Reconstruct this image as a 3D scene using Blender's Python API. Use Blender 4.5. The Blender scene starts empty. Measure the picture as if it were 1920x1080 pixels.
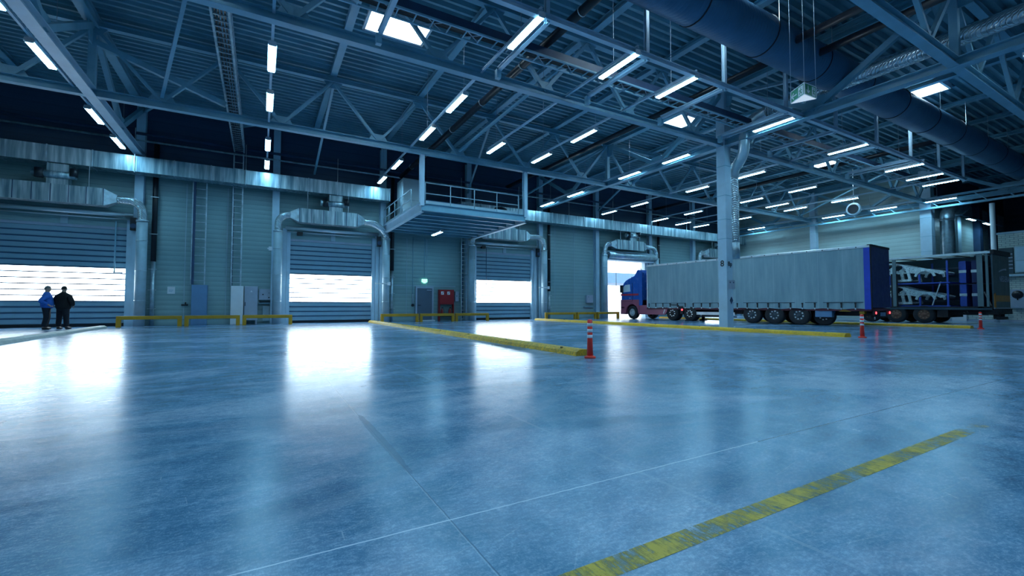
import bpy, math, random
from mathutils import Vector, Matrix
R = random.Random(7)
sc = bpy.context.scene
COL = sc.collection
PI = math.pi

# ------------------------------------------------------------------ helpers
def tag(o, label=None, cat=None, group=None, kind=None):
    if label: o['label'] = label
    if cat: o['category'] = cat
    if group: o['group'] = group
    if kind: o['kind'] = kind
    return o

def thing(name, label, cat, loc=(0, 0, 0), rz=0.0, group=None):
    o = bpy.data.objects.new(name, None); COL.objects.link(o)
    o.location = loc; o.rotation_euler = (0, 0, rz); o.empty_display_size = .2
    return tag(o, label, cat, group)

def structroot(name, loc=(0, 0, 0)):
    o = bpy.data.objects.new(name, None); COL.objects.link(o); o.location = loc
    o['kind'] = 'structure'; return o

def copy_tree(o, parent=None):
    c = o.copy(); COL.objects.link(c); c.parent = parent
    for ch in list(o.children): copy_tree(ch, c)
    return c

class MB:
    """collects shapes of ONE part; coordinates are world ones unless build(local=True)"""
    def __init__(s): s.v = []; s.f = []; s.m = []; s.sm = []
    def add(s, vs, fs, mi=0, smooth=False):
        b = len(s.v); s.v += [tuple(p) for p in vs]
        for f in fs: s.f.append([b + i for i in f]); s.m.append(mi); s.sm.append(smooth)
        return s
    def box(s, x0, x1, y0, y1, z0, z1, mi=0):
        vs = [(x, y, z) for z in (z0, z1) for y in (y0, y1) for x in (x0, x1)]
        return s.add(vs, [(0, 2, 3, 1), (4, 5, 7, 6), (0, 1, 5, 4), (2, 6, 7, 3), (0, 4, 6, 2), (1, 3, 7, 5)], mi)
    def bar(s, p, q, w, h, up=(0, 0, 1), mi=0):
        p = Vector(p); q = Vector(q); d = (q - p).normalized(); u = Vector(up)
        if abs(d.dot(u)) > .98: u = Vector((0, 1, 0))
        a = d.cross(u).normalized(); b = a.cross(d).normalized()
        vs = []
        for c in (p, q):
            for i, j in ((-1, -1), (1, -1), (1, 1), (-1, 1)): vs.append(c + a * (w / 2 * i) + b * (h / 2 * j))
        return s.add(vs, [(3, 2, 1, 0), (4, 5, 6, 7), (0, 1, 5, 4), (1, 2, 6, 5), (2, 3, 7, 6), (3, 0, 4, 7)], mi)
    def ibeam(s, p, q, w, h, t=.025, up=(0, 0, 1)):
        p = Vector(p); q = Vector(q); d = (q - p).normalized(); u = Vector(up)
        if abs(d.dot(u)) > .98: u = Vector((0, 1, 0))
        a = d.cross(u).normalized(); b = a.cross(d).normalized()
        pr = [(-w/2, -h/2), (w/2, -h/2), (w/2, -h/2+t), (t/2, -h/2+t), (t/2, h/2-t), (w/2, h/2-t), (w/2, h/2), (-w/2, h/2), (-w/2, h/2-t), (-t/2, h/2-t), (-t/2, -h/2+t), (-w/2, -h/2+t)]
        n = len(pr); vs = [c + a*i + b*j for c in (p, q) for i, j in pr]
        fs = [(k, (k+1) % n, n+(k+1) % n, n+k) for k in range(n)]
        for o in (0, n):
            fs += [(o, o+1, o+2, o+11), (o+3, o+4, o+9, o+10), (o+5, o+6, o+7, o+8)]
        return s.add(vs, fs)
    def tube(s, path, r, n=14, cap=True, mi=0, smooth=True, rr=None):
        P = [Vector(p) for p in path]; k = len(P); rings = []
        d0 = (P[1] - P[0]).normalized(); u = Vector((0, 0, 1)) if abs(d0.z) < .9 else Vector((1, 0, 0))
        a = d0.cross(u).normalized(); 
        vs = []
        for i in range(k):
            d = ((P[min(i+1, k-1)] - P[i]).normalized() + (P[i] - P[max(i-1, 0)]).normalized())
            if d.length < 1e-6: d = d0
            d.normalize(); a = (a - d * a.dot(d)).normalized(); b = d.cross(a)
            ri = rr[i] if rr else r
            for j in range(n):
                t = 2*PI*j/n; vs.append(P[i] + a*(ri*math.cos(t)) + b*(ri*math.sin(t)))
        fs = [(i*n+j, i*n+(j+1) % n, (i+1)*n+(j+1) % n, (i+1)*n+j) for i in range(k-1) for j in range(n)]
        s.add(vs, fs, mi, smooth)
        if cap:
            b0 = len(s.v) - len(vs)
            s.f.append([b0+j for j in range(n)][::-1]); s.m.append(mi); s.sm.append(False)
            s.f.append([b0+(k-1)*n+j for j in range(n)]); s.m.append(mi); s.sm.append(False)
        return s
    def spiral(s, path, r, pitch=.09, depth=.012, n=16):
        """ribbed round duct along a path"""
        P = [Vector(p) for p in path]; out = []; rr = []
        for i in range(len(P)-1):
            L = (P[i+1]-P[i]).length; m = max(2, int(L/pitch*2))
            for k in range(m): out.append(P[i].lerp(P[i+1], k/m)); rr.append(r + (depth if k % 2 else 0))
        out.append(P[-1]); rr.append(r)
        return s.tube(out, r, n, True, 0, True, rr)
    def prism(s, poly, axis, a, b, mi=0):
        """poly: 2D points in the two other axes (in x,y,z order), extruded from a to b"""
        def P(u, v, w): return {0: (w, u, v), 1: (u, w, v), 2: (u, v, w)}[axis]
        n = len(poly); vs = [P(u, v, a) for u, v in poly] + [P(u, v, b) for u, v in poly]
        fs = [list(range(n))[::-1], list(range(n, 2*n))] + [(k, (k+1) % n, n+(k+1) % n, n+k) for k in range(n)]
        return s.add(vs, fs, mi)
    def lathe(s, prof, c, axis=0, n=24, mi=0, smooth=True, cap=True):
        """prof: (along, radius) pairs around an axis through c"""
        vs = []
        for al, r in prof:
            for j in range(n):
                t = 2*PI*j/n; u, w = r*math.cos(t), r*math.sin(t)
                d = {0: (al, u, w), 1: (u, al, w), 2: (u, w, al)}[axis]
                vs.append((c[0]+d[0], c[1]+d[1], c[2]+d[2]))
        k = len(prof)
        fs = [(i*n+j, i*n+(j+1) % n, (i+1)*n+(j+1) % n, (i+1)*n+j) for i in range(k-1) for j in range(n)]
        s.add(vs, fs, mi, smooth); b0 = len(s.v)-len(vs)
        for q, rv in ((0, True), (k-1, False)):
            if cap and prof[q][1] > 1e-4:
                f = [b0+q*n+j for j in range(n)]; s.f.append(f[::-1] if rv else f); s.m.append(mi); s.sm.append(False)
        return s
    def build(s, name, mat, parent=None, local=False, bevel=0, norm=True):
        me = bpy.data.meshes.new(name)
        off = Vector((0, 0, 0))
        if parent is not None and not local:
            off = Vector(parent.location)
            if parent.parent is not None: off += Vector(parent.parent.location)
        me.from_pydata([tuple(Vector(p) - off) for p in s.v], [], s.f)
        for m in (mat if isinstance(mat, (list, tuple)) else [mat]): me.materials.append(m)
        for p, mi, sm in zip(me.polygons, s.m, s.sm): p.material_index = mi; p.use_smooth = sm
        if norm:
            import bmesh
            bm = bmesh.new(); bm.from_mesh(me); bmesh.ops.recalc_face_normals(bm, faces=bm.faces); bm.to_mesh(me); bm.free()
        me.update()
        o = bpy.data.objects.new(name, me); COL.objects.link(o); o.parent = parent
        if bevel:
            b = o.modifiers.new('b', 'BEVEL'); b.width = bevel; b.segments = 2; b.limit_method = 'ANGLE'
        return o

def build_each(mb, name, mat, parent=None, local=False, bevel=0):
    """every connected piece becomes a part of its own"""
    par = list(range(len(mb.v)))
    def find(i):
        while par[i] != i: par[i] = par[par[i]]; i = par[i]
        return i
    for f in mb.f:
        a = find(f[0])
        for j in f[1:]:
            b_ = find(j)
            if a != b_: par[b_] = a
    groups = {}
    for k, f in enumerate(mb.f): groups.setdefault(find(f[0]), []).append(k)
    out = []
    for ks in groups.values():
        m = MB(); mp = {}
        for k in ks:
            fl = []
            for i in mb.f[k]:
                if i not in mp: mp[i] = len(m.v); m.v.append(mb.v[i])
                fl.append(mp[i])
            m.f.append(fl); m.m.append(mb.m[k]); m.sm.append(mb.sm[k])
        out.append(m.build(name, mat, parent, local, bevel))
    return out

# ------------------------------------------------------------------ materials
def newmat(name):
    m = bpy.data.materials.new(name); m.use_nodes = True
    nt = m.node_tree; bs = nt.nodes['Principled BSDF']; return m, nt, bs

class N:
    """tiny node maths"""
    def __init__(s, nt): s.nt = nt
    def n(s, t, **k):
        x = s.nt.nodes.new(t)
        for a, b in k.items(): setattr(x, a, b)
        return x
    def link(s, a, b): s.nt.links.new(a, b)
    def m(s, op, a, b=None, c=None, clamp=False):
        x = s.n('ShaderNodeMath', operation=op, use_clamp=clamp)
        for i, v in enumerate((a, b, c)):
            if v is None: continue
            if isinstance(v, (int, float)): x.inputs[i].default_value = v
            else: s.link(v, x.inputs[i])
        return x.outputs[0]
    def coord(s):
        tc = s.n('ShaderNodeTexCoord'); return tc.outputs['Object']
    def mapped(s, vec, scale=(1, 1, 1), rot=(0, 0, 0), loc=(0, 0, 0)):
        x = s.n('ShaderNodeMapping'); s.link(vec, x.inputs[0])
        x.inputs['Scale'].default_value = scale; x.inputs['Rotation'].default_value = rot; x.inputs['Location'].default_value = loc
        return x.outputs[0]
    def noise(s, vec, scale, detail=4, rough=.55, dist=0):
        x = s.n('ShaderNodeTexNoise'); s.link(vec, x.inputs['Vector']); x.inputs['Scale'].default_value = scale
        x.inputs['Detail'].default_value = detail; x.inputs['Roughness'].default_value = rough; x.inputs['Distortion'].default_value = dist
        return x.outputs[0]
    def ramp(s, f, stops):
        x = s.n('ShaderNodeValToRGB'); s.link(f, x.inputs[0]); e = x.color_ramp.elements
        while len(e) < len(stops): e.new(.5)
        for q, (p, c) in zip(e, stops): q.position = p; q.color = (c[0], c[1], c[2], 1) if isinstance(c, (tuple, list)) else (c, c, c, 1)
        return x.outputs[0]
    def mix(s, f, a, b, mode='MIX'):
        x = s.n('ShaderNodeMix', data_type='RGBA', blend_type=mode)
        if isinstance(f, (int, float)): x.inputs[0].default_value = f
        else: s.link(f, x.inputs[0])
        for i, v in ((6, a), (7, b)):
            if isinstance(v, (tuple, list)): x.inputs[i].default_value = (v[0], v[1], v[2], 1)
            else: s.link(v, x.inputs[i])
        return x.outputs[2]
    def xyz(s, vec):
        x = s.n('ShaderNodeSeparateXYZ'); s.link(vec, x.inputs[0]); return x.outputs
    def bump(s, h, bs, strength=.3, dist=.02):
        x = s.n('ShaderNodeBump'); s.link(h, x.inputs['Height']); x.inputs['Strength'].default_value = strength
        x.inputs['Distance'].default_value = dist; s.link(x.outputs[0], bs.inputs['Normal'])

def mat(name, col, rough=.5, metal=0.0, var=.18, scale=2.5, bump=0, spec=.5):
    m, nt, bs = newmat(name); q = N(nt); co = q.coord()
    f = q.noise(co, scale, 5, .6)
    a = tuple(c*(1-var) for c in col); b = tuple(min(1, c*(1+var)) for c in col)
    q.link(q.ramp(f, [(.3, a), (.7, b)]), bs.inputs['Base Color'])
    r = q.noise(co, scale*3, 3)
    q.link(q.m('MULTIPLY_ADD', r, .25, rough-.12), bs.inputs['Roughness'])
    bs.inputs['Metallic'].default_value = metal; bs.inputs['Specular IOR Level'].default_value = spec
    if bump: q.bump(q.noise(co, scale*12, 3), bs, bump, .01)
    return m

def emat(name, col, strength):
    m, nt, bs = newmat(name); q = N(nt)
    bs.inputs['Base Color'].default_value = (*[c*.8 for c in col], 1); bs.inputs['Roughness'].default_value = .5
    f = q.noise(q.coord(), 1.3, 2)
    q.link(q.mix(f, col, tuple(min(1, c*1.05) for c in col)), bs.inputs['Emission Color'])
    bs.inputs['Emission Strength'].default_value = strength
    return m

LAMP = (.30, .68, .96)
M = dict(
    steel=mat('painted_steel', (.20, .42, .54), .5, .0, .12, 1.2),
    steel_pale=mat('pale_painted_steel', (.46, .63, .75), .45, 0, .1, 1.5),
    steel_dark=mat('dark_painted_steel', (.025, .06, .13), .5, 0, .2, 2),
    galv=mat('galvanised_sheet', (.48, .60, .66), .38, .75, .3, 3.5),
    galv2=mat('bright_galvanised_sheet', (.60, .70, .74), .34, .8, .06, 2),
    pipe=mat('light_grey_pipe', (.36, .50, .58), .45, 0, .12, 2),
    black=mat('black_pipe', (.008, .011, .018), .35, 0, .3, 3),
    rubber=mat('tyre_rubber', (.012, .014, .02), .7, 0, .3, 8),
    deckmat=mat('trapezoid_roof_sheet', (.16, .33, .41), .5, 0, .25, .5),
    duct=mat('dark_spiral_duct_paint', (.05, .14, .25), .42, .2, .15, 2),
    white=mat('white_paint', (.75, .78, .82), .5, 0, .05, 2),
    grey=mat('grey_enamel', (.38, .45, .56), .4, 0, .08, 2),
    bluegrey=mat('blue_grey_enamel', (.13, .27, .46), .45, 0, .1, 2),
    doorgrey=mat('dark_grey_door_paint', (.09, .13, .19), .45, 0, .08, 2),
    red=mat('red_enamel', (.30, .010, .015), .4, 0, .1, 3),
    bollardred=mat('red_orange_plastic', (.95, .045, .03), .4, 0, .1, 5),
    bollardwhite=mat('white_reflective_band', (.85, .85, .9), .35, 0, .05, 5),
    skin=mat('skin', (.45, .27, .20), .6, 0, .1, 8),
    blueshirt=mat('blue_jacket_cloth', (.03, .14, .52), .8, 0, .2, 10),
    blackcloth=mat('black_coat_cloth', (.004, .004, .006), .85, 0, .3, 10),
    trouser=mat('dark_navy_trouser_cloth', (.005, .007, .016), .85, 0, .3, 10),
    hairgrey=mat('short_grey_hair', (.16, .15, .14), .8, 0, .3, 30),
    hairdark=mat('short_dark_hair', (.01, .01, .012), .8, 0, .3, 30),
    shoe=mat('black_leather', (.008, .008, .01), .4, 0, .2, 10),
    curtain=None,
    cabblue=mat('blue_truck_paint', (.02, .12, .50), .25, 0, .06, 1),
    cabred=mat('dull_red_truck_paint', (.42, .10, .16), .35, 0, .08, 2),
    stripe=mat('red_stripe_paint', (.55, .03, .07), .3, 0, .06, 2),
    maroon=mat('maroon_chassis_paint', (.10, .012, .03), .5, 0, .2, 3),
    navy=mat('navy_tarpaulin', (.010, .022, .12), .45, 0, .2, 1.5),
    bluetarp=mat('bright_blue_tarpaulin', (.02, .06, .50), .45, 0, .15, 1.5),
    chassis=mat('dirty_black_chassis', (.014, .012, .018), .65, 0, .4, 3),
    alu=mat('aluminium', (.60, .66, .70), .35, .6, .15, 3),
    slate=mat('dark_slate_panel', (.03, .065, .09), .45, 0, .15, 1),
    rackblue=mat('blue_rack_paint', (.03, .08, .42), .45, 0, .15, 3),
    orange=mat('orange_film', (.62, .22, .02), .5, 0, .1, 4),
    bodyinwhite=mat('bare_car_body_metal', (.72, .80, .84), .3, .7, .25, 6),
    copper=mat('brown_rim_paint', (.20, .09, .06), .5, .3, .3, 8),
    glassdark=mat('dark_glass', (.03, .05, .07), .08, 0, .05, 2),
    sign=mat('green_sign_face', (.0, .25, .11), .4, 0, .05, 4),
    concrete=mat('outdoor_concrete', (.55, .57, .6), .8, 0, .1, .7),
    lampbody=mat('luminaire_housing', (.62, .68, .74), .4, 0, .05, 3),
    rope=mat('grey_cable', (.35, .42, .5), .5, .3, .1, 5),
)
M['shutter'] = mat('shutter_slat_enamel', (.25, .42, .52), .38, 0, .06, 1.5)
M['pillar'] = mat('dull_pillar_paint', (.13, .20, .22), .5, 0, .1, 2)
M['rim'] = mat('dusty_dark_rim_paint', (.035, .055, .075), .5, .2, .3, 6)
M['nut'] = mat('rusty_wheel_nut', (.35, .22, .15), .5, .4, .2, 9)
M['joint'] = mat('dark_slat_joint', (.03, .08, .16), .5, 0, .2, 3)
M['diff'] = emat('lit_diffuser', LAMP, 46)
M['sky'] = emat('bright_skylight_pane', (.62, .85, 1.0), 26)
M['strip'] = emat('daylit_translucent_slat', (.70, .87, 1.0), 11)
M['exitlit'] = emat('lit_exit_sign', (.35, 1.0, .72), 1.6)
M['signglow'] = emat('softly_lit_sign_base', (.75, .88, 1.0), .55)
M['taillit'] = emat('lit_red_tail_lamp', (1.0, .04, .05), 6)
M['winlit'] = mat('pale_glare_cab_glass', (.75, .85, .95), .06, 0, .05, 2)  # pale colour stands in for bright outdoor glare on the cab window

m_, nt_0, bs_0 = newmat('translucent_roof_tarpaulin'); q_ = N(nt_0)
tl = q_.n('ShaderNodeBsdfTranslucent'); tl.inputs[0].default_value = (.7, .75, .72, 1); mxs = q_.n('ShaderNodeMixShader'); mxs.inputs[0].default_value = .6
q_.link(bs_0.outputs[0], mxs.inputs[1]); q_.link(tl.outputs[0], mxs.inputs[2]); q_.link(mxs.outputs[0], nt_0.nodes['Material Output'].inputs[0])
nn_ = q_.noise(q_.coord(), 3, 3); q_.link(q_.ramp(nn_, [(.3, (.6, .64, .62)), (.7, (.75, .78, .76))]), bs_0.inputs['Base Color']); M['translucent'] = m_

def ribbed(name, col, rough, metal, pitch, strength, dist, cx=1.0):
    m, nt, bs = newmat(name); q = N(nt); co = q.coord(); X, Y, Z = q.xyz(co)
    u = q.m('DIVIDE', q.m('ADD', X, q.m('ADD', q.m('MULTIPLY', Y, cx), q.m('MULTIPLY', Z, cx))), pitch)
    tri = q.m('PINGPONG', u, .5); n1 = q.noise(co, 2, 3)
    q.link(q.ramp(n1, [(.3, tuple(c*.88 for c in col)), (.7, tuple(min(1, c*1.1) for c in col))]), bs.inputs['Base Color'])
    bs.inputs['Roughness'].default_value = rough; bs.inputs['Metallic'].default_value = metal
    q.bump(q.m('SMOOTH_MIN', tri, .3, .15), bs, strength, dist); return m
M['spiral'] = ribbed('spiral_wound_sheet', (.60, .70, .74), .26, .85, .10, 1.0, .05)
M['duct'] = ribbed('dark_spiral_duct_paint', (.06, .16, .28), .40, .25, .14, .5, .03, .25)
def siding(name, col, pitch=.245, groove=.10, axis_len=True):
    m, nt, bs = newmat(name); q = N(nt); co = q.coord(); X, Y, Z = q.xyz(co)
    fr = q.m('FRACT', q.m('DIVIDE', Z, pitch))
    g = q.m('LESS_THAN', fr, groove)
    n1 = q.noise(co, .45, 4); n2 = q.noise(q.mapped(co, (1, 1, 14)), 1.2, 3)
    base = q.ramp(n1, [(.3, tuple(c*.86 for c in col)), (.7, tuple(c*1.08 for c in col))])
    base = q.mix(q.m('MULTIPLY', n2, .25), base, tuple(c*.65 for c in col))
    base = q.mix(q.m('MULTIPLY', g, .38), base, tuple(c*.35 for c in col))
    q.link(base, bs.inputs['Base Color']); bs.inputs['Roughness'].default_value = .42
    h = q.m('PINGPONG', fr, .5)
    fine = q.m('PINGPONG', q.m('FRACT', q.m('DIVIDE', Z, pitch/5)), .5)
    q.bump(q.m('ADD', q.m('MULTIPLY', h, 1.2), q.m('MULTIPLY', fine, .25)), bs, .55, .02)
    return m
M['siding'] = siding('ribbed_wall_panel', (.27, .43, .45))
M['siding2'] = siding('pale_ribbed_wall_panel', (.46, .58, .56), .30)
M['upper'] = siding('shade_toned_upper_siding', (.04, .08, .15), .5)  # siding with the shade of the unlit upper walls put into its colour

def brickmat():
    m, nt, bs = newmat('white_painted_brick'); q = N(nt); co = q.coord(); X, Y, Z = q.xyz(co)
    c = q.n('ShaderNodeCombineXYZ'); q.link(q.m('ADD', Y, X), c.inputs[0]); q.link(Z, c.inputs[1])
    b = q.n('ShaderNodeTexBrick'); q.link(c.outputs[0], b.inputs['Vector'])
    for k, v in (('Color1', (.62, .68, .62, 1)), ('Color2', (.52, .60, .56, 1)), ('Mortar', (.16, .22, .24, 1))): b.inputs[k].default_value = v
    b.inputs['Scale'].default_value = 1.0; b.inputs['Mortar Size'].default_value = .010; b.inputs['Brick Width'].default_value = .36; b.inputs['Row Height'].default_value = .125
    q.link(b.outputs[0], bs.inputs['Base Color']); bs.inputs['Roughness'].default_value = .6
    q.bump(q.m('SUBTRACT', 1.0, b.outputs[1]), bs, .4, .02); return m
M['brick'] = brickmat()

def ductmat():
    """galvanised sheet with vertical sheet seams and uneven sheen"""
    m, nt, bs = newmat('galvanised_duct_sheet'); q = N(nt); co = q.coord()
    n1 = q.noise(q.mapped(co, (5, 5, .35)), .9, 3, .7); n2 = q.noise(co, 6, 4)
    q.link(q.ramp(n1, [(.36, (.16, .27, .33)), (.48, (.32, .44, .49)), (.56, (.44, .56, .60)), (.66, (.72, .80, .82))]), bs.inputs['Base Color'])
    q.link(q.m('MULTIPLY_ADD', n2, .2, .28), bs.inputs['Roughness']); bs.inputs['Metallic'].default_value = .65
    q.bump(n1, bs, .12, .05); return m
M['galvduct'] = ductmat()

def curtainmat():
    m, nt, bs = newmat('grey_tarpaulin_side_curtain'); q = N(nt); co = q.coord(); X, Y, Z = q.xyz(co)
    n1 = q.noise(q.mapped(co, (1, 2.2, .25)), 1.6, 5, .6); n2 = q.noise(co, 7, 4)
    c = q.ramp(n1, [(.28, (.17, .29, .34)), (.5, (.22, .35, .40)), (.75, (.29, .43, .48))])
    seam = q.m('LESS_THAN', q.m('FRACT', q.m('DIVIDE', Y, 1.07)), .02)
    c = q.mix(q.m('MULTIPLY', seam, .5), c, (.42, .54, .60))
    c = q.mix(q.m('MULTIPLY', n2, .3), c, (.17, .25, .31))
    q.link(c, bs.inputs['Base Color']); bs.inputs['Roughness'].default_value = .55
    q.bump(q.noise(q.mapped(co, (1, 1.6, .3)), 1.5, 3), bs, .5, .06); return m
M['curtain'] = curtainmat()

def kerbmat(name, dark):
    m, nt, bs = newmat(name); q = N(nt); co = q.coord()
    n1 = q.noise(co, 3.0, 6, .7); n2 = q.noise(q.mapped(co, (1, 1, 1), (0, 0, .8)), 14, 4, .7, 1.0)
    c = q.ramp(n1, [(.35, (.78, .42, .01)), (.6, (.95, .55, .015))])
    c = q.mix(q.m('MULTIPLY', q.ramp(n2, [(.5-dark, 0.0), (.62-dark*.3, 1.0)]), .15+dark*3.2, clamp=True), c, (.10, .14, .05))
    q.link(c, bs.inputs['Base Color']); bs.inputs['Roughness'].default_value = .55; q.bump(n2, bs, .3, .01); return m
M['kerb'] = kerbmat('yellow_kerb_paint', .03)
M['kerb_worn'] = kerbmat('worn_yellow_kerb_paint', .14)
M['yellow'] = mat('yellow_guard_rail_paint', (.55, .28, .012), .5, 0, .12, 3)
M['kerb_pale'] = mat('pale_kerb_concrete', (.50, .52, .48), .6, 0, .15, 4)

def floormat():
    m, nt, bs = newmat('polished_concrete'); q = N(nt); co = q.coord(); X, Y, Z = q.xyz(co)
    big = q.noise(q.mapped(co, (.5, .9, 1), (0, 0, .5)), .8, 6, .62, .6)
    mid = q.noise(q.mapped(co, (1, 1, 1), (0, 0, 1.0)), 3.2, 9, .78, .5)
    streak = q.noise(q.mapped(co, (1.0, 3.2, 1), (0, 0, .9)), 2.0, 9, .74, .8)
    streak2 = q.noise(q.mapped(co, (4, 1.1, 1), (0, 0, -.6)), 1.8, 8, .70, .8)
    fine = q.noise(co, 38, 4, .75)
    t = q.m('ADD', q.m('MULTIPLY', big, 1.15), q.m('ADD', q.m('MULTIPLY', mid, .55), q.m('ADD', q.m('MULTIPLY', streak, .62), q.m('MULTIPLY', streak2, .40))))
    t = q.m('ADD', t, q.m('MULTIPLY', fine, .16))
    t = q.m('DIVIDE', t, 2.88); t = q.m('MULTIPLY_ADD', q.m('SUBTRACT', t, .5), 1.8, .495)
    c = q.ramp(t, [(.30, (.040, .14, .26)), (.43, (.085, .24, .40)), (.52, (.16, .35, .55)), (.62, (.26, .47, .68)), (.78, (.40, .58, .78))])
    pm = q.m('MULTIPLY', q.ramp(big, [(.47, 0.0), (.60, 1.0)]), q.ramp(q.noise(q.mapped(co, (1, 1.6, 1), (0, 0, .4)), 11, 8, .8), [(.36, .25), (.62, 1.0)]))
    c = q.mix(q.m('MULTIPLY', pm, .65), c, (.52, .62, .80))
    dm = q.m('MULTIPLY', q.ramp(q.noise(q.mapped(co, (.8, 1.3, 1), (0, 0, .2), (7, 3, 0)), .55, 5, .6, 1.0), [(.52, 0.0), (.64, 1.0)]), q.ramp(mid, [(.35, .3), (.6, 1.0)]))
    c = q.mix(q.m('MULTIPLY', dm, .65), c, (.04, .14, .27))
    # hairline scratches
    for k, (rot, sx, sy, w) in enumerate(((.3, .35, 1.0, .012), (-.9, .5, .8, .010), (1.3, .6, 1.1, .009), (2.2, .4, .7, .008))):
        v = q.n('ShaderNodeTexVoronoi', feature='DISTANCE_TO_EDGE'); v.inputs['Scale'].default_value = 1.1+.35*k
        q.link(q.mapped(co, (sx, sy*2.5, 1), (0, 0, rot), (k*3.1, k, 0)), v.inputs['Vector'])
        lm = q.m('LESS_THAN', v.outputs['Distance'], w*.20)
        gate = q.ramp(q.noise(co, 1.7+k, 3), [(.52, 0.0), (.58, 1.0)])
        c = q.mix(q.m('MULTIPLY', q.m('MULTIPLY', lm, gate), .45), c, (.42, .58, .74))
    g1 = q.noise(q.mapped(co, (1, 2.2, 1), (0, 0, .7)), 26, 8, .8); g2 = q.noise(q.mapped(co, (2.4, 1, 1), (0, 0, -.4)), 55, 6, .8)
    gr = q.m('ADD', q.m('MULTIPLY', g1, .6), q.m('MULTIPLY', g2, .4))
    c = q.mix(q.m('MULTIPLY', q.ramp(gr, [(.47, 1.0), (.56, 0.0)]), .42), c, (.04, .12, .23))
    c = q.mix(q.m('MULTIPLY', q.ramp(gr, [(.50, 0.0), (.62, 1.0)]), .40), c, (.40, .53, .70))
    # saw-cut joints
    def line(v, at, w): return q.m('LESS_THAN', q.m('ABSOLUTE', q.m('SUBTRACT', v, at)), w)
    wob = q.m('MULTIPLY', q.m('SUBTRACT', q.noise(co, 9, 3), .5), .012)
    j1 = line(q.m('ADD', X, wob), .79, .0035); j2 = line(q.m('ADD', Y, wob), 1.97, .0045)
    wear = q.noise(co, 2.2, 5, .7)
    far = q.m('LESS_THAN', X, 3.2)
    c = q.mix(q.m('MULTIPLY', j1, .8), c, (.06, .14, .24)); c = q.mix(q.m('MULTIPLY', line(q.m('ADD', X, wob), .784, .003), .4), c, (.4, .55, .7))
    c = q.mix(q.m('MULTIPLY', j2, far), c, (.50, .66, .80)); c = q.mix(q.m('MULTIPLY', j2, q.m('SUBTRACT', 1.0, far)), c, (.02, .06, .12))
    for v, at, w, s in ((X, 2.0, .012, .35), (Y, 6.2, .012, .25), (X, 12.2, .012, .4), (Y, 13.4, .015, .4), (X, -4.9, .012, .4), (X, 23.0, .015, .4), (Y, -4, .01, .4)):
        c = q.mix(q.m('MULTIPLY', line(v, at, w), s), c, (.30, .45, .60))
    # tyre scuffs and a dark filled patch beside the joint
    def blob(cx, cy, rx, ry, k=.5):
        a = q.m('DIVIDE', q.m('SUBTRACT', X, cx), rx); b = q.m('DIVIDE', q.m('SUBTRACT', Y, cy), ry)
        d = q.m('SQRT', q.m('ADD', q.m('MULTIPLY', a, a), q.m('MULTIPLY', b, b)))
        d = q.m('ADD', d, q.m('MULTIPLY', q.m('SUBTRACT', mid, .5), 1.2))
        return q.m('MULTIPLY', q.m('SUBTRACT', 1.0, q.m('SMOOTHSTEP' if False else 'GREATER_THAN', d, 1.0)), k)
    stains = [(.80, 3.45, .034, .85, .7), (1.0, 10.35, .75, .55, .75), (3.3, 13.6, .35, .5, .8), (-4.6, 7.2, 1.5, .5, .5), 
              (2.6, 9.2, .5, .35, .4)]
    for s_ in stains: c = q.mix(blob(*s_), c, (.04, .12, .22))
    arcs = q.n('ShaderNodeTexWave', wave_type='RINGS', rings_direction='Z'); arcs.inputs['Scale'].default_value = .22; arcs.inputs['Distortion'].default_value = 1.5
    q.link(q.mapped(co, (1, 1, 1), (0, 0, 0), (6, -16, 0)), arcs.inputs['Vector'])
    am = q.ramp(arcs.outputs[1], [(.965, 0.0), (.99, 1.0)])
    c = q.mix(q.m('MULTIPLY', am, q.m('MULTIPLY', wear, .22)), c, (.40, .55, .70))
    q.link(c, bs.inputs['Base Color'])
    rg = q.m('ADD', q.m('MULTIPLY', streak, .20), q.m('MULTIPLY', mid, .22))
    q.link(q.m('ADD', rg, .01), bs.inputs['Roughness'])
    bs.inputs['Specular IOR Level'].default_value = .55
    q.bump(q.m('ADD', q.m('MULTIPLY', streak, .6), q.m('MULTIPLY', fine, .25)), bs, .10, .02)
    return m
M['floor'] = floormat()

def paintmat():
    m, nt, bs = newmat('worn_yellow_floor_paint'); q = N(nt); co = q.coord(); X, Y, Z = q.xyz(co)
    n1 = q.noise(co, 5, 6, .7); n2 = q.noise(q.mapped(co, (20, 3, 1), (0, 0, .7)), 3, 5, .75)
    q.link(q.ramp(n1, [(.35, (.28, .30, .10)), (.62, (.62, .48, .05))]), bs.inputs['Base Color'])
    bs.inputs['Roughness'].default_value = .45
    w = q.m('ADD', q.m('MULTIPLY', n1, .55), q.m('MULTIPLY', n2, .65))
    fade = q.m('MULTIPLY', q.m('SUBTRACT', X, 4.4), .16); fade = q.m('MAXIMUM', fade, 0.0)
    a = q.m('SUBTRACT', w, fade)
    al = q.ramp(a, [(.50, .0), (.66, .85)])
    q.link(al, bs.inputs['Alpha']); return m
M['linepaint'] = paintmat()

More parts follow.
